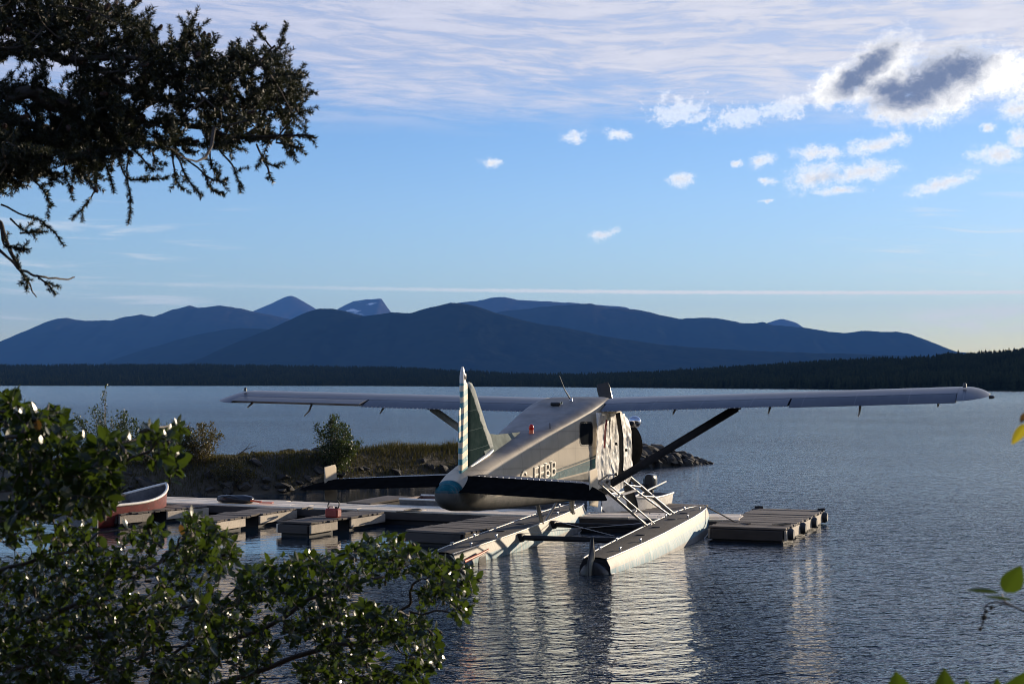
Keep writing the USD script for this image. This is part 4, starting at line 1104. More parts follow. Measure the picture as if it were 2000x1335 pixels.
# rudder foot below the elevators
for sg in (1, -1):
    ANH = 0.042
    def tz(y, z): return z - ANH * abs(y)
    # tailplane (ahead of the hinge)
    def tp_ring(y, x0, x1, th):
        xs_ = np.array([x0, x0 + (x1 - x0) * .35, x0 + (x1 - x0) * .75, x1]); ht = np.array([.55, 1, .9, .05]) * th
        z = tz(y, 1.80)
        return np.vstack([np.c_[xs_, np.full(4, y), z + ht], np.c_[xs_[::-1], np.full(4, y), z - ht[::-1]]])
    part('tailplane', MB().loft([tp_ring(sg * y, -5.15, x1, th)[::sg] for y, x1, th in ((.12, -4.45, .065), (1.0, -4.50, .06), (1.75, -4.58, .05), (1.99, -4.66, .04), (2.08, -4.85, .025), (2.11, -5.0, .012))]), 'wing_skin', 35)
    # elevator, drooping on its hinge
    DR = math.radians(26 if sg > 0 else 15)
    def el_ring(y, x0, x1, th):
        z = tz(y, 1.80); xs_ = np.array([x0, x0 + (x1 - x0) * .5, x1]); ht = np.array([.10, .55, 1.0]) * th
        r = np.vstack([np.c_[xs_, np.full(3, y), z + ht], np.c_[xs_[::-1], np.full(3, y), z - ht[::-1]]])
        p = np.array([-5.16, y, z])
        q = r - p; c, s = math.cos(DR), math.sin(DR)
        return np.c_[q[:, 0] * c - q[:, 2] * s * 0 - q[:, 2] * s * -1 * 0 + 0 * q[:, 2], q[:, 1], q[:, 0] * s + q[:, 2] * c] + p
    el_ = part('elevator', MB().loft([el_ring(sg * y, x0, x1, th)[::sg] for y, x0, x1, th in ((.10, -5.50, -5.17, .05), (.16, -5.58, -5.17, .055), (1.0, -5.585, -5.17, .052), (2.0, -5.585, -5.17, .045), (2.2, -5.58, -5.27, .03), (2.36, -5.57, -5.40, .018), (2.43, -5.55, -5.52, .006))]), 'elevator_paint', 35)
    bd = MB()
    for y in np.arange(0.35, 2.0, 0.095): bd.tube([(-5.17, sg * y, tz(y, 1.83) + .014), (-5.15, sg * y, tz(y, 1.83) + .02)], [0.009, 0.009], 6)
    part('hinge_beads', bd, 'steel', 40, el_)
    fl = [(-5.33, 1.44), (-4.93, 1.40), (-4.90, 1.50), (-4.96, 1.93), (-5.0, 1.975), (-5.36, 1.94), (-5.34, 1.8)]
    fp = slab(fl, 0.025).mesh(); fp.vertices[:, 1] += sg * 2.115; fp.vertices[:, 0] += 0.03
    part('finlet', fp, 'finlet_paint', 0)
# letters on the right side, read from tail to nose
def on_side(tm, x0, z0, slope, off):
    v = np.array(tm.vertices); x = x0 + v[:, 0] * 1.0; z = z0 + slope * v[:, 0] + v[:, 1]
    return trimesh.Trimesh(np.c_[x, side_y(x, z) + off + v[:, 2], z], tm.faces[:, ::-1], process=False)


for txt, off, mat, b, nm, dx in (('C-FEBB', 0.004, 'black_paint', True, 'letter_shadow', -0.028), ('C-FEBB', 0.009, 'letter_cream', False, 'registration_letters', 0.0)):
    tm = meshkit.text_mesh(txt, 0.24, 0.003, bold=b)
    w_ = tm.vertices[:, 0].max()
    tm.vertices[:, 0] *= 1.46 / w_
    m_ = on_side(tm, -3.42 + dx, 1.60 + dx * -0.2, 0.115, off)
    part(nm, trimesh.Trimesh(m_.vertices, m_.faces[:, ::-1], process=False), mat, 0)
# cabin window, door edge, straps and the sheet
def on_skin(poly, off=0.006):
    p = np.array(poly, float); tri = trimesh.creation.triangulate_polygon(__import__('shapely').Polygon(p), engine='earcut') if False else None
    c = p.mean(0); v = np.vstack([p, c]); f = [(i, (i + 1) % len(p), len(p)) for i in range(len(p))]
    return MB().add(np.c_[v[:, 0], side_y(v[:, 0], v[:, 1]) + off, v[:, 1]], f)


def rounded(x0, x1, z0, z1, r, slope=0.0):
    pts = []
    for cx, cz_, a0 in ((x1 - r, z1 - r, 0), (x0 + r, z1 - r, 90), (x0 + r, z0 + r, 180), (x1 - r, z0 + r, 270)):
        for a in (0, 30, 60, 90): pts.append((cx + r * math.cos(math.radians(a0 + a)), cz_ + r * math.sin(math.radians(a0 + a)) + slope * cx))
    return pts


wnd = part('cabin_window', on_skin(rounded(-0.92, -0.36, 2.27, 2.64, 0.09), 0.008), 'glass_dark', 0)
part('window_frame', on_skin(rounded(-0.95, -0.33, 2.24, 2.67, 0.10), 0.004), 'dark_metal', 0)
part('cabin_window', on_skin(rounded(0.05, 0.75, 2.25, 2.68, 0.08), 0.008), 'glass_dark', 0)
part('cabin_window', on_skin(rounded(0.95, 1.55, 2.25, 2.68, 0.08), 0.008), 'glass_dark', 0)
gu_, gv_ = np.meshgrid(np.linspace(0, 1, 90), np.linspace(0, 1, 80))
X = -0.34 + gu_ * (2.55 + 0.12 * np.sin(gv_ * 7)); Z = 1.43 + gv_ * 1.40 + 0.05 * np.sin(gu_ * 9) * (1 - gv_)
wr = meshkit.fbm(np.stack([X * 4.5, Z * 1.3, 0 * X], -1), 4, 3) - 0.5
wr2 = 1 - 2 * abs(meshkit.fbm(np.stack([X * 5 + Z * 3.0, Z * 3.0 - X, 0 * X + 9], -1), 3, 8) - 0.5)
Yc = side_y(X, np.clip(Z, 1.5, 2.8)) + 0.035 + 0.12 * np.clip(wr, -.3, .5) + 0.035 * (wr2 - .7) + 0.03 * (gu_ < 0.03)
hole = np.exp(-(((X - 0.05) / 0.20) ** 2 + ((Z - 2.42 - 0.4 * (X - 0.05)) / 0.26) ** 2))
Yc -= 0.10 * hole
sheet = part('cabin_cover', MB().loft([np.stack([X[i], np.maximum(Yc[i], side_y(X[i], np.clip(Z[i], 1.5, 2.8)) + 0.012), Z[i]], 1) for i in range(len(X))], cap=False, closed=False), 'plastic_sheet', True)
part('cover_strap', MB().tube([(0.78, 0.80, 2.84), (0.84, 0.85, 2.4), (0.9, 0.84, 1.95), (0.98, 0.79, 1.66)], 0.022, 6, flat=2.0, up=(1, 0, 0)), 'black_paint', 40, sheet)
part('door_edge', MB().tube([(0.09, 0.79, 2.70), (-0.03, 0.80, 2.5), (-0.06, 0.80, 2.2)], 0.018, 6), 'red_plastic', 40, sheet)
for x, z in ((0.62, 2.27), (0.60, 1.72), (1.30, 2.15), (0.05, 1.6), (1.1, 1.75)):
    part('cover_grommet', MB().tube([(x, 0.80, z), (x, 0.84, z)], 0.026, 8), 'rubber', 0, sheet)
part('mirror', MB().tm(trimesh.Trimesh(ico.vertices * np.array([.10, .13, .12]) + np.array([2.55, 0.64, 2.68]), ico.faces)).tube([(2.55, 0.55, 2.55), (2.55, 0.60, 2.70)], 0.014, 6), 'chrome', 40)
# roof fittings
part('whip_antenna', MB().tube([(0.15, 0.10, 3.06), (-0.02, 0.03, 3.25), (-0.16, -0.02, 3.49)], [0.013, 0.010, 0.005], 6), 'antenna', 60)
part('antenna_foot', MB().tube([(0.15, 0.10, 3.05), (0.15, 0.10, 3.10)], [0.035, 0.02], 8), 'steel', 60)
part('roof_vent', MB().box((-0.3, -0.05, 2.985), (0.10, 0.17, 0.06), ch=0.015), 'black_paint', 0)
part('vent_lamp', MB().tube([(-0.3, 0.06, 2.98), (-0.3, 0.06, 3.02)], 0.03, 8), 'chrome', 50)
bz = 2.455
bcn = part('beacon', MB().tm(trimesh.Trimesh(ico.vertices * np.array([.042, .042, .06]) + np.array([-2.4, 0.22, bz + .10]), ico.faces)), 'red_lamp', True)
part('beacon_foot', MB().tube([(-2.4, 0.22, bz - .03), (-2.4, 0.22, bz + .065)], [0.045, 0.038], 12), 'orange', 50, bcn)
part('blade_antenna', MB().tube([(-1.95, 0.40, 2.52), (-1.97, 0.40, 2.64)], [0.013, 0.007], 6), 'antenna', 50)

# floats
FL = np.array([  # x, deck half width, deck z, chine half width, chine z, keel z
    (-2.62, .26, .415, .28, .22, .16), (-2.2, .30, .445, .32, .20, .08), (-1.5, .345, .49, .37, .19, -.02), (-.5, .385, .55, .41, .20, -.10), (.78, .405, .63, .44, .22, -.16), (.80, .405, .632, .45, .18, -.26),
    (2.0, .405, .715, .45, .24, -.25), (3.2, .385, .795, .43, .34, -.16), (4.0, .34, .85, .38, .44, .02), (4.6, .26, .885, .29, .55, .26), (5.0, .16, .90, .18, .66, .50), (5.2, .05, .90, .06, .78, .72)])


FL[:, 1] *= 0.74; FL[:, 3] *= 0.95; FL[:, 2] += 0.035


def fl_row(x): return [np.interp(x, FL[:, 0], FL[:, k]) for k in range(1, 6)]


for sg in (1, -1):
    yc = sg * 1.33 + 0.06
    xs_ = np.unique(np.concatenate([FL[:, 0], np.arange(-2.6, 5.2, 0.3)]))
    hull = []
    for x in xs_:
        dw, dz, cw, chz, kz = fl_row(x)
        mz = chz + (dz - chz) * .5
        hull.append(np.array([(x, yc - dw, dz), (x, yc - (dw * .35 + cw * .65) - .012, mz), (x, yc - cw, chz), (x, yc - cw * .5, (chz + kz) / 2 - .02), (x, yc, kz), (x, yc + cw * .5, (chz + kz) / 2 - .02), (x, yc + cw, chz), (x, yc + (dw * .35 + cw * .65) + .012, mz), (x, yc + dw, dz)]))
    mb = MB().loft(hull, cap=False, closed=False)
    fl_ = part('float_hull', mb, 'float_side', 30)
    dk = []
    for x in xs_:
        dw, dz, cw, chz, kz = fl_row(x)
        dk.append(np.array([(x, yc + q * dw * .985, dz + 0.028 * (1 - q * q) + .003) for q in np.linspace(-1, 1, 7)]))
    part('float_deck', MB().loft(dk, cap=False, closed=False), 'float_deck', 40)
    a = hull[0]; part('float_transom', MB().add(np.vstack([a, a.mean(0)]) - np.array([0.003, 0, 0]), [((i + 1) % 9, i, 9) for i in range(9)]), 'dark_metal', 0)
    for side in (-1, 1):
        pts = np.array([(x, yc + side * (fl_row(x)[0] + .004), fl_row(x)[1] + .006) for x in xs_])
        part('deck_rail', MB().tube(pts, 0.014, 6), 'boat_white', 60, fl_)
        pts = np.array([(x, yc + side * (fl_row(x)[2] + .004), fl_row(x)[3]) for x in xs_])
        part('chine_rail', MB().tube(pts, 0.010, 6), 'boat_white', 60, fl_)
    for x in (-1.75, -0.6, 2.9, 4.2):
        for side in (-1, 1):
            dw, dz = fl_row(x)[:2]
            part('cleat', MB().tube([(x, yc + side * (dw - .07), dz), (x, yc + side * (dw - .07), dz + .06)], [.02, .016], 8).box((x, yc + side * (dw - .07), dz + .065), (.11, .03, .025), ch=.008), 'steel', 0)
    for x in (0.2, 1.3, 2.5, 3.5):
        dw, dz = fl_row(x)[:2]
        part('hatch', MB().tube([(x, yc, dz + .02), (x, yc, dz + .040)], [.09, .085], 16), 'dark_metal', 0)
    # water rudder: hung on the right stern, lifted on the left
    if sg > 0:
        wr_ = slab([(-2.66, .20), (-2.66, .62), (-2.71, .80), (-2.76, .62), (-2.92, .42), (-2.95, .05), (-2.84, -.10), (-2.70, -.05)], 0.09).mesh(); wr_.vertices[:, 1] += yc - .02
        w0 = part('water_rudder', wr_, 'black_paint', 0)
        part('rudder_yoke', MB().loft([np.array([(-2.63 - d, yc + w * math.cos(q), .17 + .24 * math.sin(q) * (1 if math.sin(q) > 0 else .9)) for q in np.arange(18) * 2 * math.pi / 18]) for d, w in ((0, .25), (.10, .23), (.16, .12))]), 'black_paint', 40, w0)
    else:
        w0 = part('water_rudder', MB().tm(slab([(-2.05, .36), (-1.75, .40), (-1.7, .16), (-1.95, .02), (-2.15, .10)], .03).mesh()), 'dark_metal', 0)
        for ch_ in (stage.GetPrimAtPath(w0.GetPath()),):
            me = UsdGeom.Mesh(ch_); P_ = np.array(me.GetPointsAttr().Get()); P_[:, 1] -= (yc + .44); me.GetPointsAttr().Set(Vt.Vec3fArray.FromNumpy(P_.astype(np.float32)))
        part('rudder_arm', MB().tube([(-2.62, yc + .33, .30), (-1.95, yc + .40, .40), (-1.55, yc + .42, .46)], [.030, .024, .02], 8), 'orange', 50, w0)
        part('rudder_arm_collar', MB().box((-2.58, yc + .34, .31), (.10, .09, .09), ch=.015), 'black_paint', 0, w0)
# spreader bars between the floats
for x in (0.35, 2.25):
    z = fl_row(x)[1] - .10
    part('spreader_bar', MB().tube([(x, -0.96, z), (x, 1.08, z)], 0.05, 10, flat=1.3, up=(0, 0, 1)), 'dark_metal', 50)
    part('bar_socket', MB().box((x, -0.93, z), (.22, .12, .16), ch=.03), 'dark_metal', 0)
    part('bar_socket', MB().box((x, 1.05, z), (.22, .12, .16), ch=.03), 'dark_metal', 0)
for s_ in (1, -1):
    part('brace_wire', MB().tube([(0.35, s_ * .86, .62), (2.25, -s_ * .86, .74)], 0.006, 5), 'steel', 0)
for sg in (1, -1):
    yb = 1.14 if sg > 0 else -1.02
    part('float_strut', MB().tube([(-0.1, sg * .58, 1.66), (1.87, yb, .66)], .026, 10, flat=1.6), 'strut_paint', 50)
    part('float_strut', MB().tube([(2.35, sg * .58, 1.62), (3.72, yb, .83)], .034, 10, flat=1.6), 'strut_paint', 50)
    part('float_strut', MB().tube([(2.35, sg * .60, 1.60), (1.92, yb, .68)], .022, 10, flat=1.6), 'strut_paint', 50) if sg < 0 else None
    part('strut_foot', MB().box((1.87, yb, .68), (.18, .10, .09), ch=.02), 'dark_metal', 0)
    part('strut_foot', MB().box((3.74, yb, .83), (.20, .10, .09), ch=.02), 'dark_metal', 0)
# boarding ladder on the right: two rails with bent rungs, and a step bracket at the front strut
A0, A1 = np.array([0.15, .74, 1.60]), np.array([1.98, 1.22, .72])
B0, B1 = np.array([-0.28, .70, 1.63]), np.array([1.70, 1.16, .69])
lad = part('ladder_rail', MB().tube([A0, A1], .016, 8), 'strut_paint', 50)
part('ladder_rail', MB().tube([B0, B1], .016, 8), 'strut_paint', 50)
for t in (.26, .58, .88):
    a, b = A0 + (A1 - A0) * t, B0 + (B1 - B0) * (t + .07)
    m_ = (a + b) / 2 + np.array([0, .06, -.05])
    part('ladder_rung', MB().tube([a, a * .35 + m_ * .65, b * .35 + m_ * .65, b], .017, 8), 'strut_paint', 50)
F0, F1 = np.array([2.35, .62, 1.62]), np.array([3.66, 1.16, .87])
G0, G1 = np.array([1.45, .66, 1.60]), np.array([3.30, 1.14, .85])
part('step_rail', MB().tube([G0, G1], .020, 8), 'strut_paint', 50)
for t, q in ((.22, .16), (.48, .46)):
    a, b = F0 + (F1 - F0) * t, G0 + (G1 - G0) * q
    part('boarding_step', MB().tube([a, (a + b) / 2 + np.array([0, .10, -.03]), b], .02, 8), 'strut_paint', 50)
c_, d_ = A0 + (A1 - A0) * .30, G0 + (G1 - G0) * .30
part('boarding_step', MB().tube([c_, d_], .024, 8, flat=1.8), 'strut_paint', 50)
part('boarding_step', MB().tube([B0 + (0.1, .02, -.02), B0 + (0.0, .22, .10), B0 + (.32, .24, .10)], .018, 8), 'strut_paint', 50)


# ------------------------------------------------------------------ spruce bough and shrubs close to the camera
def inside(poly, p):
    poly = np.asarray(poly, float); x, y = p[:, 0], p[:, 1]; r = np.zeros(len(p), bool)
    for (x0, y0), (x1, y1) in zip(poly, np.roll(poly, -1, 0)):
        c = (y0 > y) != (y1 > y)
        r ^= c & (x < (x1 - x0) * (y - y0) / (y1 - y0 + 1e-12) + x0)
    return r


def sample(poly, n, r, holes=()):
    poly = np.asarray(poly, float); lo, hi = poly.min(0), poly.max(0); out = []
    while sum(map(len, out)) < n:
        p = r.uniform(lo, hi, (n * 3, 2)); k = inside(poly, p)
        for h in holes: k &= ~inside(h, p)
        out.append(p[k])
    return np.vstack(out)[:n]


class Grow:
    """a branch system: given limbs, then twigs that reach out to given points from the nearest wood"""
    def __init__(self): self.P, self.wood, self.tw = [], MB(), []
    def limb(self, pts, r0, r1, n=24, sides=8, wob=0.01, seed=0):
        pts = np.array(pts, float); s_ = np.linspace(0, len(pts) - 1, n); i = np.arange(len(pts))
        q = np.stack([np.interp(s_, i, pts[:, k]) for k in range(3)], 1)
        for _ in range(2): q[1:-1] = (q[:-2] + 2 * q[1:-1] + q[2:]) / 4
        q += wob * 2 * (np.stack([meshkit.noise(np.c_[s_ * 3, 0 * s_ + k * 9, 0 * s_ + seed]) for k in range(3)], 1) - .5)
        self.wood.tube(q, np.linspace(r0, r1, n), sides); self.P.append(q)
        return q
    def reach(self, T, r, rad=0.0035, bend=0.25, back=0.6, seg=5):
        nodes = np.vstack(self.P)
        d = np.array([np.min(np.linalg.norm(nodes - t, axis=1)) for t in T]); T = T[np.argsort(d)]
        cap = np.zeros((len(nodes) + len(T) * seg, 3)); cap[:len(nodes)] = nodes; n = len(nodes)
        for t in T:
            dist = np.linalg.norm(cap[:n] - t, axis=1); j = int(np.argmin(dist)); a = cap[j]; L = dist[j]
            if L < 1e-3: continue
            off = r.normal(0, 1, 3) * bend * L * 0.5
            m = (a + t) / 2 + off; s_ = np.linspace(0, 1, seg + 1)[:, None]
            q = (1 - s_) ** 2 * a + 2 * s_ * (1 - s_) * m + s_ ** 2 * t
            self.wood.tube(q, np.linspace(rad * (1 + min(2.0, L * 5)), rad * 0.7, seg + 1), 5, cap=False)
            cap[n:n + seg] = q[1:]; n += seg; self.tw.append(q)


def needles(mb, a, b, r, dens=1500, ln=0.019, wd=0.0030, spread=1.0):
    """a shoot from a to b clothed in needles"""
    d = b - a; L = np.linalg.norm(d); n = max(8, int(L * dens)); d = d / L
    u = np.cross(d, r.normal(0, 1, 3)); u /= np.linalg.norm(u); v = np.cross(d, u)
    t = r.random(n); ph = r.uniform(0, 2 * math.pi, n); la = r.uniform(0.7, 1.15, n) * ln
    rad = np.cos(ph)[:, None] * u + np.sin(ph)[:, None] * v
    dr = rad * spread + d * r.uniform(0.35, 0.9, n)[:, None]; dr /= np.linalg.norm(dr, axis=1, keepdims=True)
    p = a + d * (t * L)[:, None]; s_ = np.cross(dr, r.normal(0, 1, (n, 3))); s_ /= np.linalg.norm(s_, axis=1, keepdims=True)
    V = np.stack([p - s_ * wd / 2, p + s_ * wd / 2, p + dr * la[:, None] * .6 + s_ * wd * .45, p + dr * la[:, None]], 1).reshape(-1, 3)
    k = np.arange(n)[:, None] * 4
    mb.add(V, np.concatenate([k + [[0, 1, 2]], k + [[0, 2, 3]]]))


r = np.random.default_rng(21)
SP = thing('spruce_tree', 'dark spruce reaching into the upper left of the view, hung with small cones', 'spruce tree')
G_ = Grow()
tz_ = np.linspace(0, 9, 24)
tr = MB().tube(np.c_[-3.9 + 0.03 * np.sin(tz_), 6.3 + 0.04 * np.cos(tz_ * 1.3), tz_ + 0.4], np.interp(tz_, [0, 1, 9], [.26, .2, .05]), 14)
obj('trunk', tr, 'bark', SP, smooth=60)
LIMBS = [([(-850, 60), (-200, 92), (0, 100), (70, 100), (140, 120), (230, 160), (300, 190)], .035, .008, 6.2),
         ([(-850, 120), (-200, 150), (0, 172), (50, 182), (100, 208), (160, 216), (240, 226), (330, 240), (450, 268), (540, 262)], .036, .006, 5.9),
         ([(-850, 220), (-200, 232), (0, 236), (60, 240), (150, 270), (250, 290), (330, 280)], .028, .006, 6.4),
         ([(-850, -40), (-100, 15), (60, 40), (170, 30), (240, 20)], .025, .005, 6.2),
         ([(-850, 250), (-200, 330), (0, 345), (60, 345), (110, 330)], .02, .004, 6.0),
         ([(140, 120), (250, 110), (350, 130), (430, 150), (500, 130), (535, 90)], .010, .004, 5.7),
         ([(240, 226), (330, 190), (420, 200), (500, 210), (570, 220)], .011, .004, 6.3),
         ([(450, 268), (520, 270), (575, 262), (612, 268)], .007, .003, 5.9),
         ([(-850, 330), (-100, 400), (0, 430), (25, 500), (50, 545), (72, 580)], .014, .002, 6.0),
         ([(0, 488), (40, 525), (75, 542), (108, 545), (142, 543)], .006, .003, 6.0)]
for i, (p, r0, r1, Y) in enumerate(LIMBS):
    n = len(p); yy = Y + 0.25 * np.sin(np.arange(n) * 1.1 + i) * np.clip(np.arange(n) / 3, 0, 1)
    G_.limb([away(a, b, y) for (a, b), y in zip(p, yy)], r0, r1, 40, 8, 0.02 if r0 > .015 else 0.005, i)
OUT = [(-60, -60), (262, -60), (255, 5), (258, 45), (238, 70), (262, 72), (290, 55), (298, 80), (280, 112), (318, 78), (330, 92), (352, 62), (372, 62), (388, 92), (420, 92), (430, 105), (468, 96), (478, 66), (500, 50), (520, 80), (552, 58), (560, 80), (552, 112), (574, 150), (588, 190), (590, 225), (604, 250), (590, 268), (572, 276), (520, 282), (470, 288), (420, 290), (350, 296), (300, 288), (260, 298), (200, 318), (160, 340), (110, 322), (70, 345), (20, 350), (-60, 380)]
HOLES = [[(-70, 108), (40, 112), (120, 126), (128, 150), (85, 146), (40, 165), (-70, 160)], [(85, 145), (120, 140), (145, 178), (120, 190), (95, 170)], [(0, 206), (60, 215), (110, 225), (95, 236), (40, 232), (-70, 226)], [(20, 250), (62, 246), (60, 262), (25, 266)]]
tp_ = sample(OUT, 1250, r, HOLES); tp_ = tp_[meshkit.fbm(np.c_[tp_ / 42.0, np.full(len(tp_), 3.3)], 3, 5) > 0.44]
tp_ = np.vstack([tp_, sample([(-60, 225), (230, 262), (215, 318), (150, 335), (60, 345), (-60, 385)], 170, r)])
T = np.array([away(a, b, y) for (a, b), y in zip(tp_, 5.95 + r.normal(0, 0.30, len(tp_)))])
G_.reach(T, r, 0.0022, 0.35)
HANG = [[(250, 296), (248, 340), (256, 400), (252, 438)], [(232, 300), (240, 345), (262, 352), (300, 350), (328, 346)], [(192, 316), (190, 360), (170, 400), (140, 428)], [(205, 318), (215, 345), (222, 375)],
        [(338, 298), (340, 345), (358, 370)], [(345, 300), (365, 345), (392, 386)], [(352, 300), (400, 340), (412, 372), (440, 380)], [(400, 345), (425, 352), (444, 360)], [(428, 290), (455, 325), (465, 350), (470, 378)],
        [(500, 282), (515, 318), (535, 325), (556, 318)], [(520, 320), (528, 345), (534, 354)], [(560, 268), (590, 262), (618, 270)], [(540, 280), (570, 284), (592, 290)], [(60, 342), (85, 372), (104, 402)],
        [(0, 398), (40, 418), (80, 430), (108, 452), (126, 480)], [(20, 425), (45, 450), (58, 455)], [(0, 440), (8, 480), (30, 484), (56, 488)], [(75, 542), (95, 556), (108, 575)], [(30, 505), (52, 545), (52, 562)],
        [(100, 330), (100, 350), (104, 362)], [(300, 292), (302, 320)], [(270, 300), (292, 325), (300, 332)], [(410, 292), (412, 330), (422, 332)], [(40, 455), (95, 452)], [(300, 85), (285, 60), (270, 45)], [(530, 95), (510, 70), (500, 48)], [(545, 95), (552, 75), (556, 58)], [(360, 100), (366, 75), (365, 58)]]
nd = MB()
for i, hp in enumerate(HANG):
    Y = 5.85 + 0.25 * math.sin(i * 2.3)
    q = G_.limb([away(a, b, Y) for a, b in hp], .0042, .0022, 14, 5, 0.003, i + 40)
    k0 = {0: 6, 2: 7, 3: 2}.get(i, 4)
    for j in range(k0, 13):
        needles(nd, q[j], q[j + 1], r, 1700, 0.018)
        if r.random() < 0.45:
            e = q[j] + (q[j + 1] - q[j]) * 1.2 + r.normal(0, 1, 3) * 0.022; needles(nd, q[j], e, r, 1500, 0.016)
tips = []
for q in G_.tw:
    a, b = q[-3], q[-1]; d = b - a; d /= np.linalg.norm(d) + 1e-9
    g = np.array([0.30 + 0.25 * r.normal(), 0.3 * r.normal(), 0.42 + 0.4 * r.normal()]); d = d * 0.6 + g * 0.7; d /= np.linalg.norm(d)
    L = r.uniform(0.055, 0.12); needles(nd, b - d * 0.015, b + d * L, r); tips.append((b + d * L, d))
    for _ in range(2):
        e = r.normal(0, 1, 3) * 0.7 + d * 0.9; e /= np.linalg.norm(e); p0 = b - d * r.uniform(0, .02); L = r.uniform(0.03, 0.065)
        needles(nd, p0, p0 + e * L, r)
    if len(q) > 4 and r.random() < .7: needles(nd, q[2], q[-1], r, 700)
obj('branch', G_.wood, 'bark', SP, smooth=60)
obj('crown', nd, 'needle', SP)
cone_m = trimesh.creation.icosphere(subdivisions=2)
pick = [i for i in r.permutation(len(tips))][:90]
for i in pick:
    p, d = tips[i]; u = np.cross(d, (0.3, 1, 0.2)); u /= np.linalg.norm(u); w = np.cross(d, u)
    v = cone_m.vertices.copy(); v *= (1 + 0.14 * np.sign(np.sin(v[:, 2] * 14) * np.sin(np.arctan2(v[:, 1], v[:, 0]) * 4)))[:, None]
    v = v * np.array([.0075, .0075, .015]); obj('cone', MB().add(v[:, :1] * u + v[:, 1:2] * w + v[:, 2:] * d + p, cone_m.faces), 'cone_brown', SP)


def shrub(name, label, polys, limbs, n, Yr, seed, leaf, mat, per=(3, 6), cat='shrub', holes=(), root=None, yellow=0.02, tilt=0.55):
    r = np.random.default_rng(seed); t = thing(name, label, cat); G_ = Grow()
    for i, (pts, r0, r1, Y) in enumerate(limbs):
        w = [away(a, b, Y + 0.12 * math.sin(k * 1.3 + i)) for k, (a, b) in enumerate(pts)]
        if root is not None and r0 > 0.009: w = [np.array(root, float) + np.array([0.1 * math.sin(i * 2.1), 0.1 * math.cos(i * 1.7), 0])] + w
        G_.limb(w, r0, r1, 30, 7, 0.02, i + seed)
    T = []
    for poly, share in polys:
        p = sample(poly, int(n * share), r, holes)
        p = p[meshkit.fbm(np.c_[p / 55.0, np.full(len(p), seed)], 3, seed) > 0.35]
        T.append(np.array([away(a, b, y) for (a, b), y in zip(p, r.uniform(*Yr, len(p)))]))
    G_.reach(np.vstack(T), r, 0.0014, 0.35)
    pos, dr, cat_ = [], [], MB()
    for q in G_.tw:
        d = q[-1] - q[-2]; d /= np.linalg.norm(d) + 1e-9
        for k in range(r.integers(per[0], per[1] + 1)):
            s_ = min(1, r.random() ** .5); x = s_ * (len(q) - 1); i = min(int(x), len(q) - 2)
            pos.append(q[i] + (q[i + 1] - q[i]) * (x - i)); e = r.normal(0, 1, 3); e -= d * (e @ d) * .6
            dr.append(d * r.uniform(0.2, 0.9) + e / np.linalg.norm(e) + np.array([0.05, 0, 0.25]))
        if r.random() < 0.10:
            b = q[-1]; e = d + np.array([0, 0, -.3]); cat_.tube([b, b + e * .008, b + e * .02, b + e * .026], [.002, .005, .0045, .001], 7)
    pos, dr = np.array(pos), np.array(dr); sz_ = leaf * r.uniform(0.45, 1.25, len(pos))
    V = leaves_mesh(pos, dr, sz_, r, tilt)
    c = V.mean(1); sx = 1000 + FPX * c[:, 0] / c[:, 1]; sy = HORIZON - FPX * (c[:, 2] - EYE) / c[:, 1]
    nv = np.cross(V[:, 6] - V[:, 0], V[:, 9] - V[:, 0]); vw = c - np.array([0, 0, EYE]); area = abs((nv * vw).sum(1)) / (vw ** 2).sum(1) ** 1.5
    area[(sx < 5) | (sx > 1995) | (sy > 1330) | (sy < 0)] = 0
    order = np.argsort(-area)
    obj('branch', G_.wood, 'twig_bark', t, smooth=60)
    if cat_.n: obj('catkins', cat_, 'catkin', t, kind='stuff')
    for j in order[:300]:
        m = mat if r.random() > yellow else ('yellow_leaf' if r.random() < .5 else 'dry_leaf')
        obj('leaf', MB().add(V[j], LF), m, t)
    rest = order[300:]
    if len(rest):
        f = (np.arange(len(rest))[:, None, None] * len(LV) + LF[None]).reshape(-1, 3)
        obj('foliage', MB().add(V[rest].reshape(-1, 3), f), mat, t, kind='stuff')
    return t


shrub('alder_shrub', 'leafy green shrub nearest the camera, against the red boat at the left edge',
      [([(-60, 765), (25, 768), (48, 792), (95, 795), (128, 832), (178, 862), (235, 842), (262, 860), (290, 830), (318, 838), (330, 850), (300, 870), (262, 900), (232, 905), (228, 950), (235, 985), (200, 1000), (140, 1012), (-60, 1015)], 0.88),
       ([(300, 828), (345, 822), (372, 832), (355, 852), (352, 885), (338, 950), (322, 948), (315, 900), (295, 885)], 0.06), ([(90, 790), (110, 785), (118, 830), (85, 830)], .02), ([(0, 985), (230, 985), (245, 1010), (200, 1025), (0, 1040)], .04)],
      [([(-300, 1080), (-60, 1030), (0, 1014), (90, 985), (150, 972), (240, 964)], .013, .003, 4.0), ([(-300, 980), (-50, 960), (50, 930), (130, 905), (220, 880), (330, 850)], .011, .002, 3.9),
       ([(-300, 900), (-60, 880), (30, 850), (90, 810), (105, 790)], .010, .002, 3.8), ([(-60, 840), (0, 800), (30, 775)], .006, .002, 3.9), ([(240, 900), (300, 860), (350, 830)], .004, .002, 3.9), ([(320, 850), (335, 900), (340, 945)], .003, .0015, 3.9)],
      880, (3.6, 4.5), 31, 0.037, 'alder_leaf', (3, 5), root=(-2.6, 3.9, 0.9))
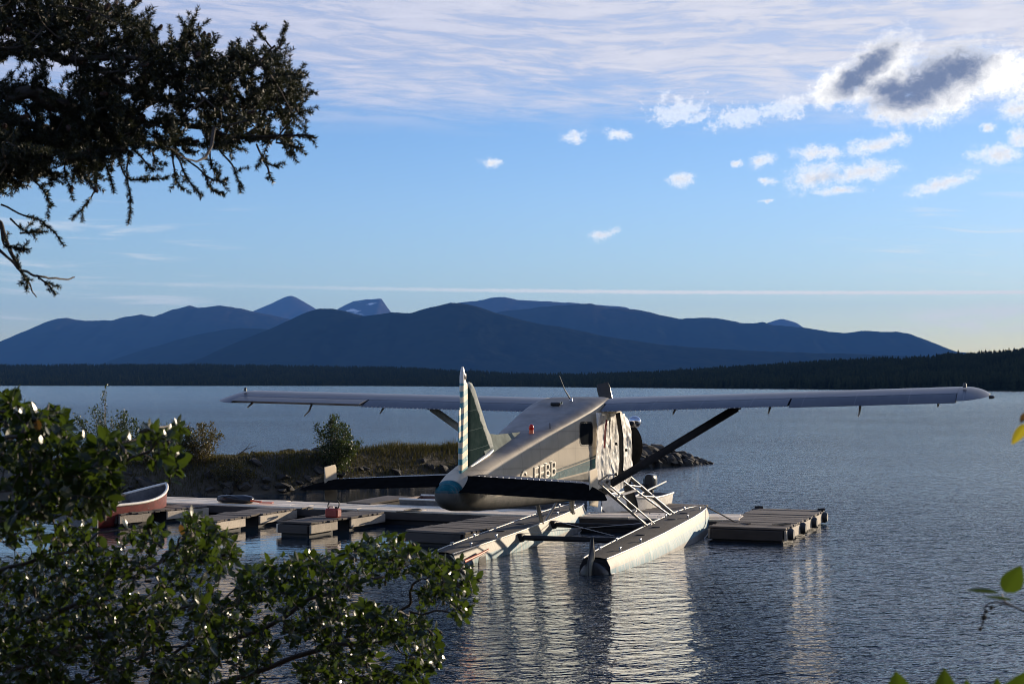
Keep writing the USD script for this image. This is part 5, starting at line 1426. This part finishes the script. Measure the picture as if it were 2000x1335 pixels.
shrub('alder_shrub', 'leafy green shrub filling the lower left corner, over the water',
      [([(-60, 1015), (100, 1012), (210, 1030), (300, 1022), (330, 1060), (440, 1075), (468, 1082), (462, 1112), (420, 1130), (440, 1200), (420, 1345), (-60, 1345)], 0.78),
       ([(355, 1000), (385, 995), (420, 1030), (466, 1062), (468, 1085), (430, 1112), (350, 1075)], 0.08), ([(-60, 1180), (420, 1180), (420, 1345), (-60, 1345)], .14)],
      [([(-300, 1340), (-40, 1270), (0, 1252), (134, 1177), (232, 1132), (330, 1085), (440, 1070)], .014, .003, 4.6), ([(-300, 1440), (-40, 1345), (60, 1290), (200, 1240), (330, 1190), (410, 1170)], .014, .003, 4.8),
       ([(-300, 1200), (-60, 1120), (60, 1090), (160, 1060), (300, 1030)], .011, .002, 4.5), ([(-200, 1480), (60, 1380), (220, 1310), (380, 1250)], .013, .003, 5.0), ([(330, 1085), (365, 1045), (375, 1005)], .004, .0015, 4.6)],
      1750, (4.1, 5.3), 32, 0.031, 'alder_leaf', (3, 5), root=(-2.2, 4.8, 0.75))
shrub('alder_shrub', 'leafy green shrub at the bottom, its twigs reaching towards the left float',
      [([(430, 1140), (478, 1112), (500, 1098), (545, 1078), (562, 1086), (620, 1082), (690, 1068), (702, 1048), (760, 1045), (795, 1052), (830, 1075), (870, 1092), (900, 1095), (905, 1112), (850, 1125), (800, 1122), (770, 1136), (700, 1148), (660, 1165), (640, 1250), (700, 1345), (400, 1345), (410, 1200)], 0.60),
       ([(800, 1090), (905, 1092), (935, 1130), (930, 1165), (915, 1215), (890, 1205), (880, 1180), (850, 1170), (800, 1172), (790, 1155), (840, 1120)], 0.12),
       ([(700, 1200), (760, 1190), (820, 1205), (860, 1232), (868, 1270), (860, 1325), (820, 1320), (800, 1270), (740, 1262), (700, 1290)], 0.12), ([(640, 1170), (740, 1180), (740, 1240), (700, 1330), (640, 1330)], .09), ([(760, 1290), (840, 1310), (840, 1345), (680, 1345)], .07)],
      [([(60, 1560), (300, 1330), (548, 1204), (643, 1160), (730, 1129), (792, 1112), (860, 1100)], .013, .002, 5.2), ([(150, 1560), (420, 1330), (635, 1255), (730, 1246), (772, 1204), (800, 1190), (859, 1193), (900, 1195)], .013, .002, 5.3),
       ([(772, 1204), (803, 1160), (842, 1126), (900, 1112)], .006, .002, 5.3), ([(730, 1246), (790, 1270), (830, 1310)], .004, .0015, 5.3), ([(250, 1560), (470, 1400), (600, 1330), (700, 1310), (790, 1320)], .010, .002, 5.4), ([(300, 1330), (430, 1190), (490, 1115)], .006, .002, 5.1), ([(643, 1160), (680, 1100), (710, 1060)], .004, .0015, 5.2)],
      1500, (4.7, 5.9), 33, 0.035, 'alder_leaf', (3, 5), root=(-1.9, 5.2, 0.7), holes=[[(770, 1140), (850, 1125), (800, 1175), (760, 1175)], [(580, 1135), (640, 1120), (600, 1140)]])


def sprig(name, label, stems, leaves_, mat, Y, extra=None, seed=1):
    """a few big leaves close by, each with its own stalk"""
    t = thing(name, label, 'leafy twig'); mb = MB(); r = np.random.default_rng(seed)
    for pts, r0, r1 in stems:
        p = np.array([away(a, b, Y + 0.02 * k) for k, (a, b) in enumerate(pts)])
        s_ = np.linspace(0, len(p) - 1, 14); q = np.stack([np.interp(s_, np.arange(len(p)), p[:, k]) for k in range(3)], 1); mb.tube(q, np.linspace(r0, r1, 14), 6)
    obj('twig', mb, 'twig_bark', t, smooth=60)
    n = 9; tt = np.linspace(0, 1, n); ww = np.sin(math.pi * tt ** 0.8) ** 0.8 * (1 - 0.15 * tt)
    for (ax, ay), (bx, by), wid, m, face in leaves_:
        a, b = away(ax, ay, Y), away(bx, by, Y + r.uniform(-.02, .02)); d = b - a; L = np.linalg.norm(d); d /= L
        k = np.array([0, -1, 0.0]) * face + np.array([0, 0, 1]) * (1 - face); s_ = np.cross(d, k); s_ /= np.linalg.norm(s_); k = np.cross(s_, d)
        rows = []
        for q in np.linspace(-1, 1, 7):
            ser = 1 + 0.035 * (np.arange(n) % 2) * (abs(q) > .9)
            rows.append(a + np.outer(tt * L, d) + np.outer(ww * wid * L * .5 * q * ser, s_) + np.outer(0.10 * L * abs(q) * ww + 0.10 * L * tt ** 2, k))
        obj('leaf', MB().loft(rows, cap=False, closed=False), m, t, smooth=True)
    if extra:
        for (cx, cy), rr in extra:
            v = cone_m.vertices * (1 + .12 * np.sin(cone_m.vertices[:, 2:] * 16)) * rr; obj('berry', MB().add(v + away(cx, cy, Y), cone_m.faces), 'catkin', t)
    return t


sprig('leafy_twig', 'twig with three bright green leaves and a drooping catkin at the right edge', [([(2080, 1215), (2000, 1193), (1962, 1175), (1957, 1160)], .0022, .0012), ([(1975, 1182), (1945, 1174), (1925, 1180), (1920, 1215), (1914, 1230)], .0014, .0012)],
      [((1952, 1158), (1884, 1159), .26, 'near_leaf', .15), ((1962, 1156), (1994, 1102), .72, 'near_leaf', .9), ((1978, 1172), (1922, 1170), .28, 'near_leaf', .1)], 'near_leaf', 2.3,
      [((1936, 1186), .0032), ((1926, 1194), .003), ((1922, 1205), .0042), ((1914, 1228), .003)], 3)
sprig('leafy_twig', 'twig with a yellowing leaf entering at the right edge above the water', [([(2070, 800), (2010, 815), (1996, 822)], .002, .0012)],
      [((2004, 826), (1976, 866), .42, 'yellow_leaf', .8), ((2003, 806), (1992, 826), .55, 'dry_leaf', .7)], 'yellow_leaf', 2.2, None, 4)
sprig('leafy_twig', 'tops of dark green leaves along the bottom edge at the right', [([(1640, 1420), (1780, 1375), (1900, 1372), (2040, 1350)], .003, .002)],
      [((1760, 1385), (1748, 1310), .75, 'near_leaf', .85), ((1845, 1385), (1842, 1304), .62, 'alder_leaf', .85), ((1890, 1392), (1885, 1324), .55, 'near_leaf', .9), ((1942, 1392), (1945, 1318), .45, 'alder_leaf', .8), ((1975, 1390), (2000, 1306), .85, 'near_leaf', .9), ((1800, 1385), (1796, 1326), .22, 'white_cloth', .8)], 'near_leaf', 2.0, None, 5)
